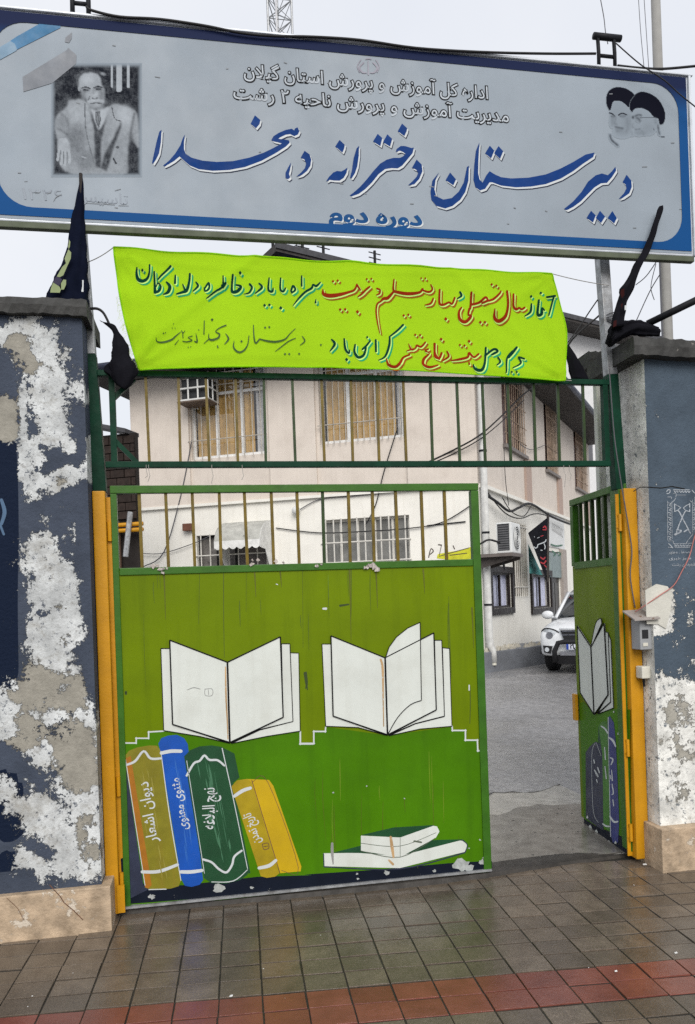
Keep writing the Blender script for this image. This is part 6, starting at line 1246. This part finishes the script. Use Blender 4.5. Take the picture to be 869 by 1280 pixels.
# ================================================================ RIGHT GATE LEAF (swung open)
Hx, Hy = 2.405, .0; Ex, Ey = 2.475, .76
LEAF = Plane((Ex, Ey, 0), (Hx - Ex, Hy - Ey, 0)); ll = math.hypot(Hx - Ex, Hy - Ey)
rl = thing('gate_leaf', 'narrow right gate leaf swung open with one white book', 'gate', (Hx, Hy, .03), None)
lf = lambda u0, u1, z0, z1, d0=-.05, d1=.0: fb(LEAF, u0, u1, z0, z1, d0, d1)
zM2 = LEAF.uv(740, 705)[1]; ZB2, ZT2 = .05, 2.235
obj('sheet_panel', lf(.0, ll - .02, ZB2, zM2, -.03, -.008), olive, rl)
obj('hinge_stile', lf(ll - .11, ll, ZB2 + .001, ZT2 - .001, -.05, .004), framegreen, rl, bevel=.004); obj('free_stile', lf(0, .05, zM2 + .001, ZT2 - .045), framegreen, rl, bevel=.003)
obj('top_rail', lf(0, ll - .112, ZT2 - .042, ZT2, -.05, .002), framegreen, rl, bevel=.004); obj('middle_rail', lf(.052, ll - .112, zM2 - .02, zM2 + .025), framegreen, rl)
for k in range(5):
    u = .12 + k * (ll - .28) / 5; obj('bar', lf(u, u + .02, zM2 + .026, ZT2 - .043, -.035, -.012), bargreen, rl)
obj('latch_plate', lf(-.02, .03, LEAF.uv(722, 900)[1], LEAF.uv(722, 868)[1], .0005, .02), yellow, rl)
r4, r5 = Crop(690, 580, 4.268), Crop(690, 840, 4.57)
def LP(c, pts): return [c(p)[:2] for p in pts]
lowr = LP(r5, [(150, 180), (175, 170), (240, 245), (350, 210), (440, 215), (445, 965), (178, 845)])
poly_print('lower_field', [lowr], LEAF, -.0065, green, rl)
bkr = dict(lp=LP(r4, [(135, 865), (207, 975)]) + LP(r5, [(240, 242), (162, 118)]), rp=LP(r4, [(209, 975), (278, 850)]) + LP(r5, [(320, 130), (242, 242)]))
b3 = open_book(ID, bkr['lp'], bkr['rp'], [LP(r4, [(278, 850), (285, 895), (300, 900)]) + LP(r5, [(336, 170), (260, 235), (320, 130)]), LP(r4, [(300, 905), (314, 940)]) + LP(r5, [(352, 205), (262, 240), (336, 172)])],
    (LP(r4, [(209, 970), (222, 900), (238, 840), (262, 822)]), LP(r4, [(266, 850), (215, 965)])), None, LEAF, -.006, .004, rl)
sk = lambda nm, c, pts, m_, o_, par=rl, **kw: poly_print(nm, [LP(c, pts)], LEAF, o_, m_, par, **kw)
sk('navy_skirt', r5, [(178, 838), (245, 880), (370, 930), (446, 960), (446, 1045), (180, 905)], navyband, -.0058)
sk('painted_book', r5, [(188, 460), (212, 425), (245, 398), (272, 410), (284, 470), (290, 905), (262, 890), (190, 835)], c_nav, -.0054, label='painted dark navy book on the open leaf')
gk = sk('painted_book', r5, [(262, 308), (280, 285), (304, 278), (318, 330), (326, 895), (318, 908), (290, 880), (284, 470)], M('painted_mid_green', (.05, .17, .02), .4), -.0050, label='painted green book standing in the middle')
sk('painted_cover', r5, [(262, 308), (284, 470), (272, 410), (258, 400)], c_grn, -.0048)
bk3 = sk('painted_book', r5, [(314, 280), (318, 258), (328, 252), (350, 290), (362, 420), (380, 850), (374, 975), (345, 975), (328, 920)], c_blu2, -.0046, label='painted violet blue book nearest the hinge')
strokes_print('white_band', [(r5, [[(280, 310, 8), (300, 325, 9), (316, 350, 7)], [(288, 868, 8), (305, 880, 9), (324, 882, 8)], [(322, 375, 8), (345, 392, 13), (360, 425, 8)], [(328, 825, 8), (350, 855, 12), (372, 855, 9)]])], LEAF, -.0040, white_p, bk3)
strokes_print('white_edge', [(r5, [[(318, 260, 4), (322, 500, 3), (332, 940, 4)], [(245, 405, 2), (225, 480, 2), (232, 780, 2), (262, 860, 2)], [(250, 405, 2), (278, 480, 2)]])], LEAF, -.0039, white_p, bk3)
strokes_print('spine_writing', [(r5, [[(236, 500, 6), (240, 520, 7)], [(240, 560, 6), (262, 600, 9), (248, 580, 6)], [(258, 545, 6), (268, 575, 7)], [(252, 615, 6), (256, 632, 5)]]), (r5, [[(330, 490, 6), (345, 500, 8), (335, 530, 6)], [(338, 560, 5), (342, 620, 7)], [(340, 640, 5), (348, 690, 7), (340, 700, 5)], [(345, 730, 6), (350, 765, 6)], [(330, 590, 5), (333, 610, 5)]]), (r5, [[(298, 430, 5), (303, 500, 6)], [(300, 540, 5), (308, 610, 6)]])], LEAF, -.0038, white_p, bk3)
poly_print('paint_loss', [[r5((x + r * math.cos(t), y + 1.4 * r * math.sin(t) * (1 + .3 * math.sin(3 * t))))[:2] for t in [i * .7 for i in range(9)]] for x, y, r in ((215, 890, 10), (250, 915, 9), (322, 970, 5), (360, 975, 6), (376, 353, 5), (388, 515, 4), (350, 228, 4), (200, 830, 6))], LEAF, -.0036, M('primer_flake', (.5, .52, .5), .6), rl)

# ================================================================ THINGS HUNG ON PILLARS AND POSTS
Q = yplane(-.05)
ib = thing('switch_box', 'grey metal switch box under a rusty hood on the right yellow post', 'switch box', tuple(Q.at(798, 800)))
x0, z1 = Q.at(789, 778).x, Q.at(795, 774).z; x1 = Q.at(805, 790).x; z0 = Q.at(797, 811).z
obj('case', MB().box((x0, -.14, z0), (x1, -.046, z1)), boxgrey, ib, bevel=.005)
obj('hood', MB().prism([(x0 - .06, -.19, z1 - .004), (x1 + .02, -.19, z1 + .0), (x1 + .02, -.045, z1 + .05), (x0 - .05, -.045, z1 + .045)], (0, 0, .008)), M('hood_metal', (.3, .27, .25), .6, chip=.4, ccol=(.15, .09, .06)), ib)
obj('window_slot', MB().box((x0 + .012, -.143, z0 + .065), (x0 + .05, -.1401, z0 + .115)), blackpl, ib); obj('side_bracket', MB().box((x1 + .001, -.12, z0 - .02), (x1 + .012, -.07, z1 + .01)), boxgrey, ib)
obj('button', MB().box((x0 + .015, -.144, z0 + .02), (x0 + .045, -.1401, z0 + .04)), plastic_w, ib)
jb = thing('junction_box', 'small cream junction box on right yellow post below the switch box', 'junction box', tuple(Q.at(801, 840)))
x0, x1, z0, z1 = Q.at(795, 840).x, Q.at(806, 840).x, Q.at(800, 847).z, Q.at(800, 832).z
obj('cover', MB().box((x0, -.115, z0), (x1, -.048, z1)), plastic_w, jb, bevel=.006); obj('cable_gland', MB().tube([((x0 + x1) / 2, -.08, z0), ((x0 + x1) / 2 + .004, -.08, z0 - .05)], .008, 6), dkmetal, jb)
tag(obj('red_cord', MB().tube(cr([tuple(yplane(y).at(px, py)) for px, py, y in ((875, 655, -.19), (868, 672, -.19), (862, 695, -.185), (852, 715, -.18), (842, 732, -.175), (825, 744, -.175), (806, 757, -.16), (794, 765, -.12))], 5), .0032, 6), redcord, smooth=True), 'faded red cord strung from the right pillar to the switch box hood', 'cord')
tag(obj('post_wire', MB().tube(cr([tuple(yplane(-.06).at(px, py)) for px, py in ((761, 455), (763, 480), (768, 545), (776, 600), (786, 660), (790, 690), (788, 720), (794, 760))], 5), .004, 6), wire_m, smooth=True), 'thin grey wire running down the right post to the switch box', 'cable')
# flags
def resamp(pts, n):
    q = cr([tuple(map(float, p)) for p in pts], 6); L_ = [0]
    for i in range(1, len(q)): L_.append(L_[-1] + math.dist(q[i], q[i - 1]))
    o = []
    for k in range(n):
        t = L_[-1] * k / (n - 1); i = 0
        while i < len(q) - 2 and L_[i + 1] < t: i += 1
        f = (t - L_[i]) / max(1e-9, L_[i + 1] - L_[i]); o.append(tuple(q[i][j] + (q[i + 1][j] - q[i][j]) * min(1, f) for j in range(2)))
    return o
def flag(nm, lab, c, la, lb, y, mat=cloth_k, flat=.6, grp='black mourning flags', folds=5, rows=46, amp=.22):
    """gathered cloth lofted between its two outline edges, with lengthwise folds"""
    Q = yplane(y); A = resamp([c(p)[:2] for p in la], rows); B2 = resamp([c(p)[:2] for p in lb], rows); n = 30
    t = thing(nm, lab, 'flag' if 'flag' in nm else 'cloth', tuple(Q.at(*A[-1])), grp); rr = random.Random(len(lab)); ph = [rr.uniform(0, 6) for _ in range(5)]; mb = MB()
    for i in range(rows):
        pa, pb = Q.at(*A[i]), Q.at(*B2[i]); m_ = (pa + pb) / 2; h = (pb - pa) / 2; r = h.length
        for k in range(n):
            th = 2 * math.pi * k / n; cs, sn = math.cos(th), math.sin(th)
            w_ = 1 + amp * math.sin(folds * th + ph[0] + 1.3 * math.sin(i * .11 + ph[1])) + amp * .5 * math.sin((folds * 2 + 1) * th + ph[2] + i * .07) + .05 * math.sin(i * .5 + ph[3] + 2 * th)
            ex = 1 + .05 * math.sin(i * .9 + ph[4] + 3 * th) + .03 * rr.uniform(-1, 1)
            mb.v.append(tuple(m_ + h * cs * ex + Vector((0, 1, 0)) * r * flat * sn * w_))
    for i in range(rows - 1):
        for k in range(n): mb.f.append((i * n + k, i * n + (k + 1) % n, (i + 1) * n + (k + 1) % n, (i + 1) * n + k))
    mb.f.append(tuple(range(n))); mb.f.append(tuple((rows - 1) * n + k for k in range(n))[::-1])
    obj('cloth', mb, mat, t, smooth=True); return t
navyc = M('navy_black_cloth', (.004, .006, .016), .9, var=.3, spec=.06, bump=.3, bs=50)
kf = Crop(0, 205, 6.685)
fl1 = flag('black_flag', 'furled black flag with yellow green writing standing on the left pillar', kf, [(664, 102), (660, 170), (630, 320), (590, 490), (572, 640), (535, 790), (460, 950), (405, 1075), (388, 1190)], [(690, 105), (698, 170), (705, 320), (712, 490), (720, 640), (730, 790), (738, 950), (742, 1075), (744, 1190)], -.12, navyc, .55)
poly_print('flag_writing', [[(580, 632), (570, 690), (575, 712), (585, 690), (588, 650)], [(572, 712), (540, 790), (552, 830), (520, 860), (475, 940), (500, 946), (530, 930), (560, 860), (592, 790), (596, 740)], [(530, 965), (510, 1000), (512, 1050), (535, 1048), (552, 1010), (554, 968)], [(445, 990), (425, 1040), (420, 1074), (500, 1076), (510, 1050), (498, 1025)]], yplane(-.2), .0, M('flag_lime_print', (.25, .3, .15), .8), fl1, kf)
poly_print('flag_patch', [[(470, 940), (445, 988), (495, 1022), (520, 965), (500, 950)]], yplane(-.201), .0, M('flag_violet_print', (.035, .03, .06), .8), fl1, kf)
poly_print('flag_white_mark', [[(688, 970), (700, 970), (698, 1068), (680, 1066), (688, 1020)]], yplane(-.202), .0, white_p, fl1, kf)
obj('flag_pole', MB().tube([yplane(-.12).at(101, 217), yplane(-.12).at(105, 378)], .009, 8), brown, fl1)
kr = Crop(735, 235, 5.224)
fl2 = flag('black_flag', 'furled black flag leaning right across the sign corner', kr, [(466, 120), (455, 140), (440, 190), (420, 250), (395, 320), (370, 380), (340, 440), (300, 500), (275, 560), (245, 615), (206, 658), (210, 690), (195, 740), (175, 800), (160, 860), (155, 915)], [(490, 118), (490, 145), (462, 230), (440, 310), (412, 390), (390, 440), (360, 490), (330, 550), (308, 620), (282, 690), (250, 750), (243, 800), (235, 850), (232, 905)], -.17, cloth_k, .8, folds=4)
poly_print('rust_patch', [[kr(p)[:2] for p in q] for q in ([(215, 665), (238, 655), (238, 700), (222, 720), (212, 690)], [(168, 868), (188, 862), (186, 900), (164, 910)], [(215, 760), (228, 750), (222, 790)])], yplane(-.222), .0, M('dull_red_cloth', (.03, .008, .008), .9, spec=.05), fl2)
poly_print('white_patch', [[kr(p)[:2] for p in ((240, 768), (255, 764), (252, 795), (240, 798))]], yplane(-.222), .0, white_p, fl2)
kb = Crop(110, 380, 3.762)
bd1 = flag('black_cloth', 'black cloth bundle tied to the transom beside the lower left banner corner', kb, [(54, 74), (90, 104), (118, 135), (114, 190), (110, 250), (100, 285), (112, 330), (130, 372), (148, 388)], [(62, 84), (122, 96), (152, 140), (188, 190), (200, 250), (226, 290), (234, 320), (208, 375), (180, 404)], -.07, cloth_k, .45, 'black cloth bundles on the gate', 5)
obj('ragged_tail', MB().prism([yplane(-.07).at(*kb(p)[:2]) for p in ((105, 270), (78, 290), (72, 312), (100, 330), (130, 372), (150, 380))], (0, .04, 0)), cloth_k, bd1, bevel=.006)
bd2 = flag('black_cloth', 'black cloth bundle lying on the right pillar cap under the leaning flag', kr, [(150, 900), (200, 888), (240, 868), (300, 864), (350, 870), (400, 890), (455, 908)], [(146, 1040), (190, 1008), (230, 985), (290, 960), (340, 968), (390, 968), (465, 968)], -.12, cloth_k, .8, 'black cloth bundles on the gate', 5)
cl3 = flag('black_cloth', 'small black cloth knot behind the lower right banner corner', ID, [(707, 430), (708, 445), (711, 460), (714, 474)], [(712, 432), (722, 448), (730, 462), (736, 476)], .04, cloth_k, .4, 'black cloth bundles on the gate', 4, 20)
tag(obj('flag_staff', MB().tube([yplane(-.1).at(809, 405), yplane(-.3).at(885, 368)], .020, 10), dkmetal, smooth=True), 'dark slanted staff reaching off the right pillar cap', 'pole')
wire('hanging_cable', 'thick black cable drooping from left post to the black cloth bundle', [yplane(-.03).at(*p) for p in ((112, 386), (122, 386), (130, 392), (138, 408))], .007)
# ================================================================ SKYLINE: MAST, POLE, CABLES
mast = thing('lattice_mast', 'lattice steel telecom mast rising far behind the sign', 'mast', tuple((CAM + ray(349, 30) * 60) * Vector((1, 1, 0)) if False else (0, 0, 0)))
mc = CAM + ray(350, 20) * 60; mw = .95; hz1 = mc.z + 6
mb = MB(); legs = [(mc.x - mw, mc.y), (mc.x + mw, mc.y), (mc.x, mc.y + 1.6)]
mast.location = (mc.x, mc.y, 0)
for lx, ly in legs: obj('leg', MB().tube([(lx, ly, 0), (lx, ly, hz1)], .09, 6), galv, mast)
k = 0; z = 30.
lat = MB()
while z < hz1 - 1.2:
    for i in range(3):
        a, b = legs[i], legs[(i + 1) % 3]; lat.tube([(a[0], a[1], z), (b[0], b[1], z + 1.6)], .045, 4); lat.tube([(b[0], b[1], z), (a[0], a[1], z + 1.6)], .03, 4); lat.tube([(a[0], a[1], z), (b[0], b[1], z)], .04, 4)
    z += 1.6
obj('lattice', lat, galv, mast, kind='stuff')
obj('feeder_cable', MB().tube([(mc.x - .3, mc.y - .1, 0), (mc.x - .3, mc.y - .1, hz1)], .07, 6), M('white_feeder', (.55, .55, .57), .5), mast)
up0 = CAM + ray(834, 410) * 9; up1 = CAM + ray(815, -30) * 9; up1.x, up1.y = up0.x + .0, up0.y
ut = up1.z
upole = thing('utility_pole', 'round concrete utility pole standing behind the right pillar', 'pole', (up0.x, up0.y, 0))
obj('shaft', MB().tube([(up0.x, up0.y, 0), (up0.x, up0.y, ut * .5), (up0.x, up0.y, ut + 1)], [.072, .064, .05], 14), concpole, upole, smooth=True)
obj('service_conduit', MB().tube([(up0.x - .085, up0.y - .03, 0), (up0.x - .085, up0.y - .03, 6.1)], .012, 6), wire_m, upole)
SKY = yplane(.05)
def skyw(lab, pts, r, y=-.02, m=cable_m, nm='overhead_cable'): return wire(nm, lab, [yplane(y).at(*p) for p in pts], r, m, 'overhead cables')
skyw('thick black cable lying along the top lid of the sign', [(108, 8), (115, 13), (150, 21), (200, 24), (255, 32), (300, 41), (340, 45), (390, 46), (450, 50), (520, 60), (600, 65), (680, 67), (745, 67)], .0065, -.138)
skyw('black cable running from sign bracket off the right edge', [(772, 82), (800, 85), (830, 86), (875, 82)], .007)
skyw('thin wire rising from sign bracket to the upper edge', [(760, 55), (757, 40), (755, 22), (751, 0), (750, -10)], .0028, m=wire_m)
skyw('thin wire crossing the top right corner of the sign', [(770, 54), (800, 80), (830, 100), (850, 118), (875, 138)], .0035, -.2)
skyw('straight thin wire left of the utility pole', [(798, -5), (801, 40), (805, 82)], .0022, .3, wire_m); skyw('straight thin wire close beside the utility pole', [(805, -5), (808, 40), (811, 84)], .0022, .3, wire_m)
skyw('wire slanting from right post down to banner corner, upper one', [(757, 361), (740, 385), (722, 412), (706, 433)], .004, .06); skyw('wire slanting from right post down to banner corner, lower one', [(756, 388), (745, 398), (730, 410), (715, 425), (707, 438)], .006, .08)
skyw('thin wire slanting behind the leaning flag to the sign', [(822, 325), (808, 345), (795, 356)], .003, .1, wire_m); skyw('thin wire slanting from the utility pole to the cap', [(825, 343), (812, 365), (795, 402)], .003, .1, wire_m)
skyw('loose wire loop beside the right post under the sign', [(820, 330), (815, 350), (814, 362), (818, 375)], .0025, .1, wire_m)
